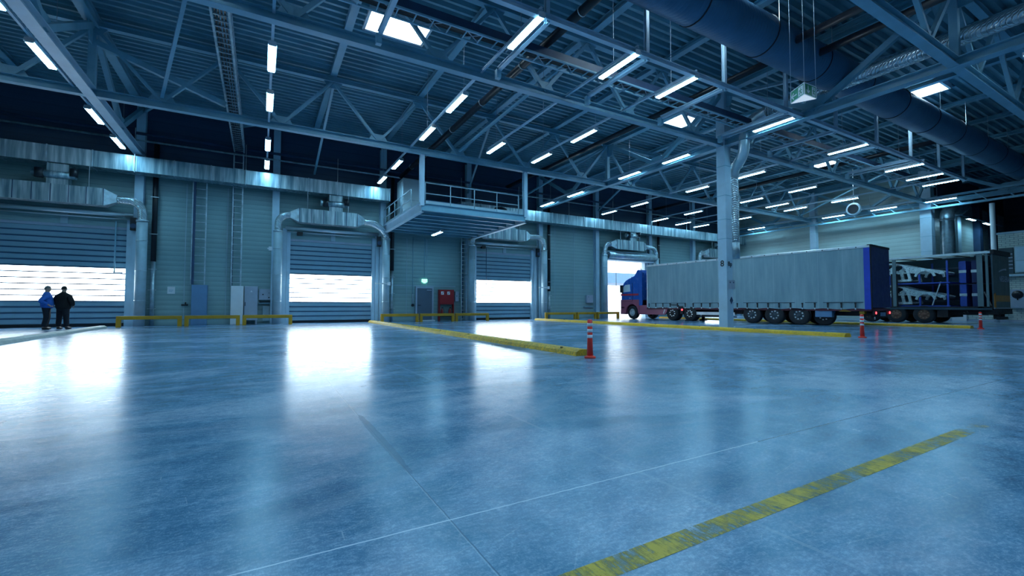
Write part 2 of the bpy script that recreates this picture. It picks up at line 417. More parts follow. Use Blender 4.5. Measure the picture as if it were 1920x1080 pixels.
# ------------------------------------------------------------------ the setting
XL, XR, YB, D, ZR = -14.0, 58.0, -14.0, 27.3, 10.72
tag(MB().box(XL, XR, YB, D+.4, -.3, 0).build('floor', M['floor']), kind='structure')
SKY_AND_FILL = [(4.05, 15.4, 2.1, 1.15), (19.05, 15.75, 2.1, 1.3), (33.9, 15.7, 2.4, 1.4), (26.0, 8.0, 1.9, 1.4), (11.2, 8.0, 2.0, 1.4), (-3.6, 8.0, 2.0, 1.4),  # skylights outside the view are added as fill light
       (4.05, .5, 2.1, 1.4), (-10.5, 15.4, 2, 1.2), (19.0, .5, 2, 1.4), (11.5, -7, 2, 1.4), (-3.6, -7, 2, 1.4)]
b = MB(); p = .335; y = YB
while y < D:
    hits = sorted([(s[0]-s[2]/2, s[0]+s[2]/2) for s in SKY_AND_FILL if y+p > s[1]-s[3]/2 and y < s[1]+s[3]/2])
    xs = [XL]
    for a_, b_ in hits: xs += [a_, b_]
    xs.append(XR)
    prof = [(0, .0), (.10*1, .0), (.145, .16), (.285, .16), (p, .0)]
    for i in range(0, len(xs), 2):
        x0, x1 = xs[i], xs[i+1]
        vs = [(x, y+u, ZR+.14+w) for x in (x0, x1) for u, w in prof]
        b.add(vs, [(k, k+1, 6+k-1+0, 5+k) if False else (k, k+1, 5+k+1, 5+k) for k in range(4)])
    y += p
tag(b.build('ceiling', M['deckmat'], norm=False), kind='structure')
tag(MB().box(XL-.3, XR+.3, YB-.3, D+.5, 11.7, 11.8).build('roof', M['steel_dark']), kind='structure')
for k, (cx, cy, w, l) in enumerate(SKY_AND_FILL):
    r = structroot('window_%d' % (k+1), (cx, cy, ZR+.14))  # covers both the seen skylights and the added unseen fill ones
    x0, x1, y0, y1 = cx-w/2, cx+w/2, cy-l/2, cy+l/2
    f = MB()
    for a in ((x0-.05, x0+.04, y0-.05, y1+.05), (x1-.04, x1+.05, y0-.05, y1+.05), (x0, x1, y0-.05, y0+.04), (x0, x1, y1-.04, y1+.05)):
        f.box(*a, ZR+.10, ZR+.62)
    f.build('window_frame', M['white'], r)
    MB().box(x0, x1, y0, y1, ZR+.52, ZR+.56).build('pane', M['sky'], r)

DOORS = [(-7.79, 'closed'), (3.57, 'closed'), (14.87, 'closed'), (26.3, 'open'), (37.6, 'closed')]
DW, DH = 2.27, 4.68
def holed_wall(name, matl, holes, z0, z1):
    b = MB(); x = XL
    for h0, h1 in holes:
        b.box(x, h0, D, D+.3, z0, z1); x = h1
    b.box(x, 41.3, D, D+.3, z0, z1)
    return tag(b.build(name, matl), kind='structure')
b = MB(); x = XL
for cx, st in DOORS:
    b.box(x, cx-DW, D, D+.3, 0, 7.3); b.box(cx-DW, cx+DW, D, D+.3, DH, 7.3); x = cx+DW
b.box(x, 41.5, D, D+.3, 0, 7.3)
tag(b.build('wall_back', M['siding']), kind='structure')
tag(MB().box(XL, 41.5, D+.02, D+.3, 7.3, 11.7).build('wall_back_upper', M['upper']), kind='structure')
tag(MB().box(XL-.3, XL, YB, D+.3, 0, 11.7).build('wall_left', M['siding']), kind='structure')
tag(MB().box(XL, XR, YB-.3, YB, 0, 11.7).build('wall_front', M['upper']), kind='structure')
tag(MB().box(41.2, 41.5, 12.7, D, 0, 8.2).box(41.2, 41.5, 12.7, D, 8.2, 11.7).build('wall_right', M['siding2']), kind='structure')
tag(MB().box(41.2, XR, 12.5, 12.7, 0, 9.0).build('wall_recess', M['siding2']), kind='structure')
tag(MB().box(41.2, XR, 12.5, 12.7, 9.0, 11.7).build('wall_recess_upper', M['upper']), kind='structure')
tag(MB().box(XR, XR+.3, YB, 12.7, 0, 5.4).build('wall_far_right', M['brick']), kind='structure')
tag(MB().box(XR, XR+.3, YB, 12.7, 5.4, 11.7).build('wall_far_right_upper', M['upper']), kind='structure')
tag(MB().box(40.6, 40.85, YB, 9.05, 0, 5.5).box(40.6, 40.85, 9.05, 12.3, 0, 3.0).build('wall_brick', M['brick']), kind='structure')
tag(MB().box(40.55, 40.9, YB, 9.1, 5.5, 5.62).build('trim_1', M['pipe']), kind='structure')
tag(MB().box(40.56, 40.6, YB, 12.3, 0, .12).build('baseboard_right', M['grey']), kind='structure')
# wall panel seams
for k, (x0, zt) in enumerate(((-3.35, 7.1), (-1.6, 7.1), (7.9, 5.2), (9.2, 5.2), (19.2, 7.0), (21.0, 7.0))):
    tag(MB().box(x0, x0+.03, D-.012, D, .3, zt).build('trim_%d' % (k+2), M['pipe']), kind='structure')
tag(MB().box(6.9, 11.2, D-.015, D, 2.2, 2.26).build('trim_8', M['pipe']), kind='structure')
# outside, seen through the open door
tag(MB().box(10, 70, D+.4, 90, -.3, -.01).build('ground_outside', M['concrete']), kind='structure')
cn = thing('loading_canopy', 'grey-blue canopy fascia of the yard outside, seen through the open door', 'canopy', (44, 46, 0))
MB().box(32, 60, 46, 52, 4.1, 5.5).build('fascia', M['bluegrey'], cn)
for x in (34, 42, 50, 58): MB().box(x, x+.3, 48, 48.3, -.01, 4.1).build('post', M['steel_pale'], cn)

# ------------------------------------------------------------------ shutter doors + heating ducts over them
def door_name(i): return ('the leftmost shutter door', 'the second shutter door', 'the third shutter door', 'the open doorway', 'the hidden fifth door')[i]
for i, (cx, st) in enumerate(DOORS):
    dr = structroot('door_%d' % (i+1), (cx, D, 0))
    zt = DH+.02 if st == 'closed' else 4.55
    c = MB(); s_ = MB(); sl = .262
    if st == 'closed':
        z = .02
        MB().box(cx-DW, cx+DW, D+.10, D+.16, .0, .14).build('bottom_seal', M['black'], dr)
        z = .14
        while z < DH-.08:
            z1 = min(z+sl-.03, DH+.05)
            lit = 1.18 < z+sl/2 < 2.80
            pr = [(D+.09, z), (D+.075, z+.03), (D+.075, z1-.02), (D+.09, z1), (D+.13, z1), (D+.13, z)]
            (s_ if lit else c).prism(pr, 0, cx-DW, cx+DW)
            z += sl
        c.box(cx-DW, cx+DW, D+.11, D+.14, .1, 1.17); c.box(cx-DW, cx+DW, D+.11, D+.14, 2.8, DH)
        c.build('slat_curtain', M['shutter'] if 'shutter' in M else M['grey'], dr)
        s_.build('glazed_slats', M['strip'], dr)
        g = MB()
        z = .14+sl
        while z < DH-.1:
            g.box(cx-DW, cx+DW, D+.055, D+.15, z-.046, z+.004); z += sl
        build_each(g, 'slat_joint', M['joint'], dr)
        MB().box(cx-DW, cx+DW, D+.02, D+.12, DH-.12, DH+.08).build('top_slat', M['grey'], dr)
    for s in (-1, 1):
        MB().box(cx+s*(DW+.02)-.09, cx+s*(DW+.02)+.09, D-.12, D+.2, 0, 5.05).box(cx+s*(DW+.22)-.1, cx+s*(DW+.22)+.1, D-.2, D, 0, 5.2).build('guide_rail', M['steel_pale'], dr)
    MB().tube([(cx-DW-.2, D-.35, 5.22), (cx+DW+.2, D-.35, 5.22)], .10, 14).build('roller_tube', M['galv2'], dr)
    MB().tube([(cx-DW-.1, D-.28, 5.02), (cx+DW+.1, D-.28, 5.02)], .03, 8).build('drive_shaft', M['galv2'], dr)
    MB().box(cx-.12, cx+.12, D-.08, D, DH, 5.3).build('header_post', M['pipe'], dr)
    if st == 'open':
        MB().box(cx-DW-.25, cx+DW+.6, D-.75, D-.02, 4.62, 4.72).box(cx-DW-.2, cx+DW+.5, D-.7, D-.08, 4.72, 5.35).build('rolled_curtain_box', M['steel_pale'], dr)
        MB().tube([(cx-DW-.2, D-.75, 5.0), (cx+DW+.5, D-.75, 5.0)], .26, 18).build('rolled_curtain', M['galv'], dr)
        MB().box(cx-DW, cx-DW+.04, D+.02, D+.4, 0, 4.6).box(cx+DW-.04, cx+DW, D+.02, D+.4, 0, 4.6).build('door_lining', M['white'], dr)
        MB().bar((cx-1.15, D-.2, 4.6), (cx-1.15, D-.2, 2.5), .03, .03).build('pull_rod', M['black'], dr)
    # air heater ductwork above the doorway
    t = thing('air_heater_duct', 'galvanised heater duct box with round elbows mounted over ' + door_name(i), 'duct', (cx, 26.4, 0), group='heater ducts over the shutter doors')
    bx0, bx1 = (cx-1.85, cx+1.15) if i else (cx-4.2, cx+1.55)
    zc = 5.85
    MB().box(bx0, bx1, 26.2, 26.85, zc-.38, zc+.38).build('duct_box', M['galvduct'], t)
    sm = MB(); nx = int((bx1-bx0)/.55)
    for k in range(nx+1):
        xx = bx0+(bx1-bx0)*k/nx; sm.box(xx-.012, xx+.012, 26.185, 26.2, zc-.38, zc+.38)
    sm.build('seams', M['steel_dark'], t)['kind'] = 'stuff'
    for s, xe, xp in ((-1, bx0, cx-2.83), (1, bx1, cx+2.88)):
        if i == 0 and s == -1: continue
        L = .42
        vs = [(xe, 26.2, zc-.38), (xe, 26.85, zc-.38), (xe, 26.85, zc+.38), (xe, 26.2, zc+.38)]
        xr = xe+s*L
        vs += [(xr, 26.37, zc-.17), (xr, 26.68, zc-.17), (xr, 26.68, zc+.17), (xr, 26.37, zc+.17)]
        MB().add(vs, [(0, 1, 5, 4), (1, 2, 6, 5), (2, 3, 7, 6), (3, 0, 4, 7), (4, 5, 6, 7), (0, 3, 2, 1)]).build('reducer', M['galv'], t)
        yy = 26.53; zb = 4.95
        dx = abs(xp-xr); Rr = min(.55, dx*.9)
        pts = [(xr-s*.02, yy, zc)]
        zz = zc
        if s == 1 and i in (1,):   # long swept hose
            for k in range(9):
                a = k/8*PI/2; pts.append((xr+s*(dx*math.sin(a)), yy, zc-(zc-zb)*(1-math.cos(a))))
        elif s == -1 and i == 2:
            for k in range(9):
                a = k/8*PI/2; pts.append((xr+s*(dx*math.sin(a)), yy, zc-(zc-zb)*(1-math.cos(a))))
        else:
            for k in range(6):
                a = k/5*PI/2; pts.append((xp-s*Rr+s*Rr*math.sin(a), yy, zc-Rr+Rr*math.cos(a)))
            pts.append((xp, yy, zb))
        MB().spiral(pts, .17, .11, .014, 16).build('elbow_hose', M['spiral'], t)
        MB().tube([(xp, yy, .0), (xp, yy, zb)], .215, 20).build('standpipe', M['pipe'], t)
        MB().tube([(xp, yy, zb-.06), (xp, yy, zb+.02)], .235, 20).build('collar', M['galv'], t)
        kb = MB()
        for zz in (1.2, 2.6, 4.0): kb.tube([(xp, yy, zz-.015), (xp, yy, zz+.015)], .225, 20)
        build_each(kb, 'clamp', M['galv'], t)
    # connection up to the long duct
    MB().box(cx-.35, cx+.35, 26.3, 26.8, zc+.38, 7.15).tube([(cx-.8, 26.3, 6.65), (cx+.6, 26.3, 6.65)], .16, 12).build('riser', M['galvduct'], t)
    build_each(MB().tube([(cx-.55, 26.2, 6.85), (cx-.55, 26.2, 6.45)], .15, 12).tube([(cx+.55, 26.2, 6.95), (cx+.55, 26.2, 6.6)], .14, 12), 'damper', M['black'], t)
    hb = MB()
    for xx in (bx0+.4, bx1-.5): hb.bar((xx, 26.22, zc+.38), (xx, 26.22, 7.2), .02, .02)
    build_each(hb, 'hanger_rod', M['galv2'], t)

# long rectangular duct along the wall
for (x0, x1, z0, z1, lab) in ((XL, 6.55, 7.17, 7.9, 'long rectangular galvanised duct along the upper door wall, left of the mezzanine'),
                          (11.1, 41.2, 6.95, 7.68, 'long rectangular galvanised duct along the door wall, right of the mezzanine')):
    t = thing('wall_duct', lab, 'duct', ((x0+x1)/2, 26.6, z0))
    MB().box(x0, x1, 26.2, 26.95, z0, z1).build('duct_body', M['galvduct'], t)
    f = MB(); n = int((x1-x0)/1.42)
    for k in range(n+1):
        xx = x0+(x1-x0)*k/n; f.box(xx-.018, xx+.018, 26.17, 26.97, z0-.02, z1+.02)
    f.build('flange', M['galv'], t)['kind'] = 'stuff'
    h = MB()
    for k in range(0, n+1, 3):
        xx = x0+(x1-x0)*k/n; h.bar((xx, 26.15, z0-.05), (xx, 26.15, 9.2), .02, .02)
    build_each(h, 'hanger_rod', M['galv2'], t)

# ------------------------------------------------------------------ steel frame
ORD = ['first', 'second', 'third', 'fourth', 'fifth', 'sixth', 'seventh', 'eighth', 'ninth', 'tenth', 'eleventh', 'twelfth', 'thirteenth', 'fourteenth',
       'fifteenth', 'sixteenth', 'seventeenth', 'eighteenth', 'nineteenth', 'twentieth']
PIT = 22.75/6; X0 = -5.1
# wall columns
for k, x in enumerate((-10.9, -5.15, .62, 6.35, 12.0, 17.75, 23.1, 29.0, 34.6, 40.4)):
    lab = 'pale steel wall column, %s from the left along the door wall' % ORD[k]
    o = MB().ibeam((x, 27.12, 0), (x, 27.12, 10.5), .34, .34, .03).build('wall_column', M['steel_pale'])
    tag(o, lab, 'column', 'steel columns along the door wall')
def column(x0, y0, w, lab):
    t = thing('steel_column', lab, 'column', (x0+w/2, y0+w/2, 0))
    MB().box(x0, x0+w, y0, y0+w, 0, 10.45).build('shaft', M['steel_pale'], t, bevel=.015)
    j = MB()
    for z in (3.9, 4.75, 5.8, 7.1, 8.3): j.box(x0-.012, x0+w+.012, y0-.012, y0+w+.012, z, z+.025)
    build_each(j, 'joint_band', M['steel'], t)
    return t
mc = column(17.5, 12.0, .42, 'big square steel column with an 8 on it, in front of the long trailer')
column(40.1, 12.05, .62, 'wide pale square column standing at the right end of the pale wall')
column(40.15, 19.4, .45, 'pale square column in the middle of the pale right wall')
def text(body, name, size, loc, rot, matl, parent, ext=.002, shear=0):
    cu = bpy.data.curves.new(name, 'FONT'); cu.body = body; cu.size = size; cu.align_x = 'CENTER'; cu.align_y = 'CENTER'; cu.extrude = ext; cu.shear = shear
    cu.offset = size*.02
    cu.materials.append(matl); o = bpy.data.objects.new(name, cu); COL.objects.link(o)
    bpy.context.view_layer.update()
    me = bpy.data.meshes.new_from_object(o.evaluated_get(bpy.context.evaluated_depsgraph_get())); bpy.data.objects.remove(o)
    o = bpy.data.objects.new(name, me); COL.objects.link(o)
    o.parent = parent; off = Vector(parent.location) if parent and parent.rotation_euler.z == 0 else Vector((0, 0, 0))
    o.location = Vector(loc) - off; o.rotation_euler = rot; return o
text('8', 'painted_number', .36, (17.495, 12.21, 2.82), (PI/2, 0, -PI/2), M['black'], mc)
text('8p', 'painted_number', .28, (17.72, 11.995, 2.80), (PI/2, 0, 0), M['black'], mc)
nt_ = thing('notice_pair', 'two small pale notice sheets fixed side by side on the big numbered column', 'sign', (17.85, 11.98, 2.0))
for s in (-1, 1):
    MB().box(17.80+s*.115-.1, 17.80+s*.115+.1, 11.975, 11.985, 1.72, 2.10).build('notice_sheet', M['grey'], nt_)
    MB().lathe([(0, .035), (.004, .035)], (17.80+s*.115, 11.97, 2.0), 1, 12).build('pictogram', M['steel_dark'], nt_)
o = MB().prism([(17.66, 1.22), (17.76, 1.06), (17.86, 1.22), (17.76, 1.38)], 1, 11.97, 11.99).build('diamond_placard', M['steel_dark'])
tag(o, 'small dark diamond placard low on the big numbered column', 'sign')

GRP = 'roof trusses'
def truss_x(Y, x0, x1, lab, w=.2):
    t = thing('roof_truss', lab, 'truss', ((x0+x1)/2, Y, 8.0), group=GRP)
    MB().ibeam((x0, Y, 8.13), (x1, Y, 8.13), .24, .26).build('bottom_chord', M['steel'], t)
    MB().ibeam((x0, Y, 10.52), (x1, Y, 10.52), .22, .22).build('top_chord', M['steel'], t)
    k = math.ceil((x0-X0)/PIT)-1
    while X0+k*PIT < x1:
        xt = X0+k*PIT; xb = xt+PIT/2
        for a, c in ((xt, xb), (xb, xt+PIT)):
            top, bot = (a, c) if a == xt else (c, a)
            if x0-.1 <= min(a, c) and max(a, c) <= x1+.1:
                MB().bar((top, Y, 10.42), (bot, Y, 8.24), .12, .12 if (k % 2) else .10).build('diagonal', M['steel'], t)
        if x0 < xb < x1:
            MB().prism([(xb-.42, 8.24), (xb+.42, 8.24), (xb+.25, 8.55), (xb-.25, 8.55)], 1, Y-.012, Y+.012).build('gusset_plate', M['steel'], t)
        if x0 < xt < x1:
            MB().prism([(xt-.38, 10.42), (xt+.38, 10.42), (xt+.2, 10.15), (xt-.2, 10.15)], 1, Y-.012, Y+.012).build('gusset_plate', M['steel'], t)
        k += 1
    return t
truss_x(4.65, XL, 41.1, 'steel roof truss running along the hall nearest to the viewer, at top right')
truss_x(12.2, XL, 41.1, 'steel roof truss running along the hall and meeting the big numbered column')
truss_x(19.7, XL, 41.1, 'steel roof truss running along the hall, the one nearest the door wall')
def truss_y(X, y0, y1, lab, w=.32):
    t = thing('main_truss', lab, 'truss', (X, (y0+y1)/2, 8.0), group='main cross trusses')
    MB().ibeam((X, y0, 8.13), (X, y1, 8.13), w, .28, .03).build('bottom_chord', M['steel_pale' if X < 0 else 'steel'], t)
    MB().ibeam((X, y0, 10.5), (X, y1, 10.5), w, .24, .03).build('top_chord', M['steel'], t)
    for yt in (-2.85, 4.65, 12.2, 19.7, 27.1):
        MB().bar((X, yt, 8.26), (X, yt, 10.4), .2, .2).build('post', M['steel'], t)
        for s in (-1, 1):
            yb = yt+s*3.77
            if y0 < yb < y1: MB().bar((X, yt+s*.25, 10.35), (X, yb, 8.27), .2, .16, up=(1, 0, 0)).build('diagonal', M['steel'], t)
        if yt < 27: MB().prism([(yt-.55, 10.4), (yt+.55, 10.4), (yt+.4, 9.75), (yt-.4, 9.75)], 0, X-.02, X+.02).build('gusset_plate', M['steel'], t)
    for yb in (.9, 8.4, 15.95, 23.45):
        MB().prism([(yb-.55, 8.26), (yb+.55, 8.26), (yb+.3, 8.7), (yb-.3, 8.7)], 0, X-.02, X+.02).build('gusset_plate', M['steel'], t)
    return t
truss_y(-5.1, YB, 27.1, 'heavy cross truss running towards the door wall at the far left')
truss_y(17.68, YB, 27.1, 'heavy cross truss passing over the big numbered column')
t3 = truss_y(40.4, 0, 27.1, 'heavy cross truss above the pale right wall')
# low lattice girder in front of the right wall
t = thing('lattice_girder', 'low lattice girder with zigzag web running above the pale right wall', 'girder', (39.9, 13, 7.7))
MB().box(39.8, 40.0, -4, 26.1, 7.62, 7.74).build('bottom_chord', M['steel'], t)
MB().box(39.8, 40.0, -4, 26.1, 8.3, 8.42).build('top_chord', M['steel'], t)
for k in range(25):
    a = -3.6+k*1.17
    MB().bar((39.9, a, 7.72), (39.9, a+.58, 8.32), .05, .05, up=(1, 0, 0)).build('zigzag_bar', M['steel'], t)
# purlins
k = 0; x = X0-2*PIT
while x < XR-1:
    o = MB().ibeam((x, YB+.1, 10.74), (x, D-.1, 10.74), .26, .2, .02).build('roof_purlin', M['steel'])
    tag(o, 'roof purlin under the metal deck, running towards the door wall, %s from the left' % ORD[k], 'purlin', 'roof purlins'); k += 1; x += PIT
# bracing struts between trusses (roof plane cross bracing)
def brace(p, q, lab, r=.05, m='steel'):
    o = MB().bar(p, q, r*2, r*2).build('brace_bar', M[m]); tag(o, lab, 'brace', 'roof bracing bars'); return o
brace((-3.2, 19.7, 8.3), (-5.0, 26.9, 10.3), 'sloping brace from the inner truss up to the wall at far left')
brace((-5.1, 19.7, 9.9), (-1.3, 19.75, 8.6), 'short thick strut at the top-left truss joint', .09)
brace((2.5, 19.8, 10.3), (2.5, 27.0, 8.4), 'sloping brace behind the inner truss above the second shutter door')
brace((.6, 19.8, 8.4), (-1.3, 27.0, 10.3), 'sloping brace behind the inner truss above the cable ladders')
brace((-1.3, 12.3, 10.3), (-3.2, 19.6, 8.4), 'long sloping brace left of the hanging cable ladder')
brace((10.0, 12.3, 10.3), (8.15, 19.5, 8.4), 'long sloping brace right of the near skylight')
brace((10.0, 19.8, 10.3), (11.9, 27.0, 8.5), 'sloping brace behind the inner truss above the third door')
brace((17.5, 19.8, 10.3), (15.8, 27.0, 8.5), 'sloping brace left of the middle cross truss near the wall')
brace((18.3, 12.9, 10.2), (19.5, 19.5, 8.4), 'long sloping brace right of the middle cross truss')
brace((21.4, 19.8, 10.3), (23.2, 27.0, 8.5), 'sloping brace behind the inner truss above the open doorway')
brace((25.2, 12.3, 10.3), (27.1, 19.6, 8.4), 'long sloping brace above the middle of the long trailer')
brace((36.6, 12.3, 10.3), (38.4, 19.6, 8.4), 'long sloping brace near the pale right wall')
brace((21.5, 4.7, 10.3), (17.8, 12.1, 10.3), 'pale blue horizontal brace at top right beside the exit sign', .06, 'steel_pale')
brace((28.9, 12.3, 10.3), (30.8, 19.6, 8.4), 'long sloping brace above the rear of the long trailer')

# suspended frame that carries the lamp rails
t = thing('lamp_support_frame', 'pale blue suspended beam frame with posts, hanging under the large round duct', 'frame', (20, 8.9, 8.0))
MB().ibeam((1.0, 8.86, 8.12), (34.6, 8.86, 8.12), .14, .15, .02).build('long_beam', M['steel_pale'], t)
for x in (2.5, 6.05, 9.5, 13.03, 16.6, 20.2, 23.8, 27.4, 30.9, 34.4):
    MB().ibeam((x, 8.9, 8.0), (x, 8.9, 10.65), .11, .11, .015).build('post', M['steel_pale'], t)
    if x < 28:
        MB().ibeam((x+.08, 8.9, 8.14), (x+.08, 11.6, 8.14), .12, .12, .02).build('cross_beam', M['steel_pale'], t)
        MB().box(x-.01, x+.13, 11.55, 11.7, 7.85, 8.12).build('end_block', M['steel'], t)

# ------------------------------------------------------------------ lamps
H = 7.09
ROWS = [(-5.53, [2.0, 2.43, 3.08, 3.52]), (.14, [1.35, 2.0, 2.44, 3.11, 3.55]), (5.82, [1.35, 2.0, 2.44, 3.09, 3.53]), (9.04, [1.35, 2.45]),
        (11.57, [1.355, 2.02, 2.47]), (17.26, [1.374, 2.03, 2.465, 3.13, 3.58]), (22.9, [1.36, 2.0, 2.475, 3.135, 3.575]), (28.5, [1.345, 2.035, 2.487, 3.135, 3.58]),
        (31.5, [1.365, 2.487, 3.61]), (33.85, [1.37, 2.045, 2.49, 3.07, 3.607]), (39.35, [1.594, 2.034, 2.494, 3.375])]
# lamps over the part of the hall behind the viewer
BACK = {-5.53: [.1, -.5], .14: [.25, -.5, -1.2], 5.82: [.25, -.5, -1.2], 11.57: [.2, -.5], 17.26: [-.1, -.8], 28.5: [-.8]}
def lamp(cx, cy, z, lab, group, along='y', proto=[None]):
    if proto[0] is None:
        t = thing('ceiling_light', lab, 'light', (cx, cy, z), group=group)
        hb = MB().prism([(-.11, .0), (.11, .0), (.10, .07), (.04, .11), (-.04, .11), (-.10, .07)], 1, -.8, .8).build('housing', M['lampbody'], t, local=True)
        MB().box(-.085, .085, -.76, .76, -.016, -.002).build('diffuser', M['diff'], t, local=True)
        for sg in (-1, 1): MB().box(-.09, .09, .77 if sg > 0 else -.80, .80 if sg > 0 else -.77, -.03, .10).build('end_cap', M['white'], t, local=True)
        proto[0] = t
    else:
        t = copy_tree(proto[0]); t.location = (cx, cy, z); t['label'] = lab; t['group'] = group
    if along == 'x': t.rotation_euler = (0, 0, PI/2)
    return t
WH = ['nearest the door wall', 'second from the door wall', 'third from the door wall', 'fourth from the door wall', 'fifth from the door wall']
for r_, (x, ys) in enumerate(ROWS):
    rn = '%s lamp row from the left' % ORD[r_]
    rail = thing('lamp_rail', 'thin pale mounting rail carrying the %s' % rn, 'rail', (x, 17, 8.2), group='lamp rails')
    y0 = min(ys)*H-.8; y1 = max(ys)*H+.8
    MB().ibeam((x, y0, 8.24), (x, y1, 8.24), .07, .07, .015).build('rail_bar', M['steel_pale'], rail)
    hw = MB()
    y = y0+1
    while y < y1: hw.bar((x, y, 8.26), (x, y, 10.75), .012, .012); y += 3.77
    build_each(hw, 'suspension_wire', M['rope'], rail)
    for k, yr in enumerate(sorted(ys, reverse=True)):
        lamp(x, yr*H, 8.045, 'lit tube lamp %s in the %s' % (WH[k], rn), 'ceiling lamps')
    if x in BACK:
        for k, yr in enumerate(BACK[x]):
            lamp(x, yr*H, 8.045, 'lit tube lamp behind the viewpoint, place %s in the %s' % (ORD[k], rn), 'ceiling lamps')
lamp(8.87, 24.4, 5.17, 'lit tube lamp fixed under the mezzanine platform above the grey steel door', 'ceiling lamps')
lamp(18.85, 2.75, 8.12, 'lit tube lamp cut off by the right edge, near the nearest roof truss', 'ceiling lamps')
for k, x in enumerate((45.6, 49.1)):
    lamp(x, 11.5, 7.38, 'lit tube lamp over the dark recess at far right, %s of two' % ('left', 'right')[k], 'recess lamps', 'x')
rail = thing('lamp_rail', 'thin rail with two lamps over the dark recess at far right', 'rail', (47, 11.5, 7.4))
MB().bar((41.5, 11.5, 7.52), (53, 11.5, 7.52), .06, .06).build('rail_bar', M['steel_pale'], rail)

# ------------------------------------------------------------------ ducts and pipes under the roof
t = thing('round_main_duct', 'huge dark blue round duct hanging along the roof at top right', 'duct', (25, 7.92, 9.4))
pth = [(-2+k*.12, 7.92, 9.42) for k in range(470)]
MB().tube(pth, .6, 28, True, 0, True, [.6+(.008 if k % 2 else 0) for k in range(470)]).build('duct_body', M['duct'], t)
for k in range(18):
    x = 1.0+k*3.1
    MB().tube([(x, 7.92, 9.42), (x+.04, 7.92, 9.42)], .622, 28).build('strap', M['black'], t)
    MB().bar((x+.02, 7.32, 9.42), (x+.02, 7.32, 10.7), .03, .01).build('strap_hanger', M['galv2'], t)
t = thing('spiral_duct', 'shiny spiral duct running along the roof then bending down beside the numbered column', 'duct', (18.2, 12.1, 3.1))
YR = [(18.0, -8, 9.0), (18.0, 10.4, 9.0)]
def arc(p0, p1, p2, n=6):
    p0, p1, p2 = Vector(p0), Vector(p1), Vector(p2)
    return [((1-s)**2)*p0+2*s*(1-s)*p1+s*s*p2 for s in [i/n for i in range(n+1)]]
MB().spiral(YR, .24, .12, .02, 18).build('horizontal_run', M['spiral'], t)
MB().tube(arc((18.0, 10.35, 9.0), (17.85, 11.05, 8.95), (17.72, 11.2, 8.35), 5)+[(17.75, 11.25, 7.9)]+arc((17.82, 11.32, 7.68), (18.0, 11.5, 7.4), (18.15, 11.8, 7.25), 3)+arc((18.25, 12.0, 7.15), (18.3, 12.15, 7.05), (18.3, 12.15, 6.7), 3), .22, 18).build('elbow', M['galv2'], t)
MB().spiral([(18.3, 12.15, 6.72), (18.3, 12.15, 3.8)], .2, .09, .015, 18).build('ribbed_pipe', M['spiral'], t)
MB().tube([(18.3, 12.15, 3.8), (18.3, 12.15, 3.08)], .205, 20).build('outlet', M['galv'], t)
t = thing('spiral_elbow_duct', 'thick grey round duct with an elbow beside the wide pale right column', 'duct', (41.6, 11.6, 0))
MB().tube([(41.7, 11.7, 0), (41.7, 11.7, 7.0)]+arc((41.7, 11.7, 7.1), (41.7, 11.7, 7.7), (42.4, 11.65, 7.8), 6)+arc((43.2, 11.6, 7.8), (43.9, 11.5, 7.8), (44.2, 11.4, 8.6), 5), .38, 20).build('duct_body', M['galv'], t)
MB().tube([(41.7, 11.7, 6.95), (41.7, 11.7, 7.05)], .41, 20).tube([(41.7, 11.7, 2), (41.7, 11.7, 2.1)], .41, 20).build('collar', M['galv2'], t)
t = thing('ceiling_drain_pipe', 'black drain pipe hanging under the roof from top centre to the door wall', 'pipe', (7.4, 15, 8.95))
MB().tube([(7.4, -4, 8.95), (7.4, 27, 8.95)], .13, 14).build('pipe_run', M['black'], t)
cb = MB()
for k in range(8): y = 3+k*3.1; cb.tube([(7.4, y, 8.95), (7.4, y+.03, 8.95)], .15, 14)
build_each(cb, 'clip', M['galv2'], t)
for (x, y0, y1, lab) in ((14.9, 8.6, 27, 'black drain pipe hanging under the roof left of the numbered column'),
                         (15.8, -4, 8.6, 'upper black pipe hanging beyond the exit sign at top right'), (14.4, -4, 8.6, 'lower black pipe hanging nearer the exit sign at top right'),
                         (29.5, 8, 27, 'black pipe under the roof above the long trailer')):
    o = MB().tube([(x, y0, 9.3), (x, y1, 9.3)], .12, 14).build('ceiling_drain_pipe', M['black'])
    tag(o, lab, 'pipe', 'black pipes under the roof')
for (y, z, r, m_, lab) in ((26.98, 8.87, .05, 'galv', 'thin grey pipe along the upper door wall, the lower of two'), (26.95, 9.2, .07, 'steel_dark', 'dark pipe along the upper door wall, the upper of two')):
    o = MB().tube([(XL+.1, y, z), (41, y, z)], r, 10).build('wall_pipe', M[m_]); tag(o, lab, 'pipe')
# dark downpipes on the wall
for k, (x, zb, lab) in enumerate(((-4.55, .35, 'just right of the leftmost shutter door'), (6.95, .35, 'right of the second shutter door'), (18.55, 2.0, 'right of the third shutter door'), (30.1, 2.0, 'above the front of the long trailer'))):
    t = thing('downpipe', 'black wall downpipe with silver lower end, ' + lab, 'pipe', (x, 27.1, zb), group='downpipes on the door wall')
    zm = 3.1 if k < 2 else 2.05
    MB().tube([(x, 27.1, zm), (x, 27.1, 8.9)], .11, 14).build('upper_pipe', M['black'], t)
    MB().tube([(x, 27.1, 0.0), (x, 27.1, zm)], .085, 14).build('lower_pipe', M['galv'], t)
    cb = MB()
    for z in (.8, 1.7, 2.7, 4.4, 6.2): cb.box(x-.16, x+.16, 26.97, 27.0, z, z+.03)
    build_each(cb, 'clip', M['galv2'], t)

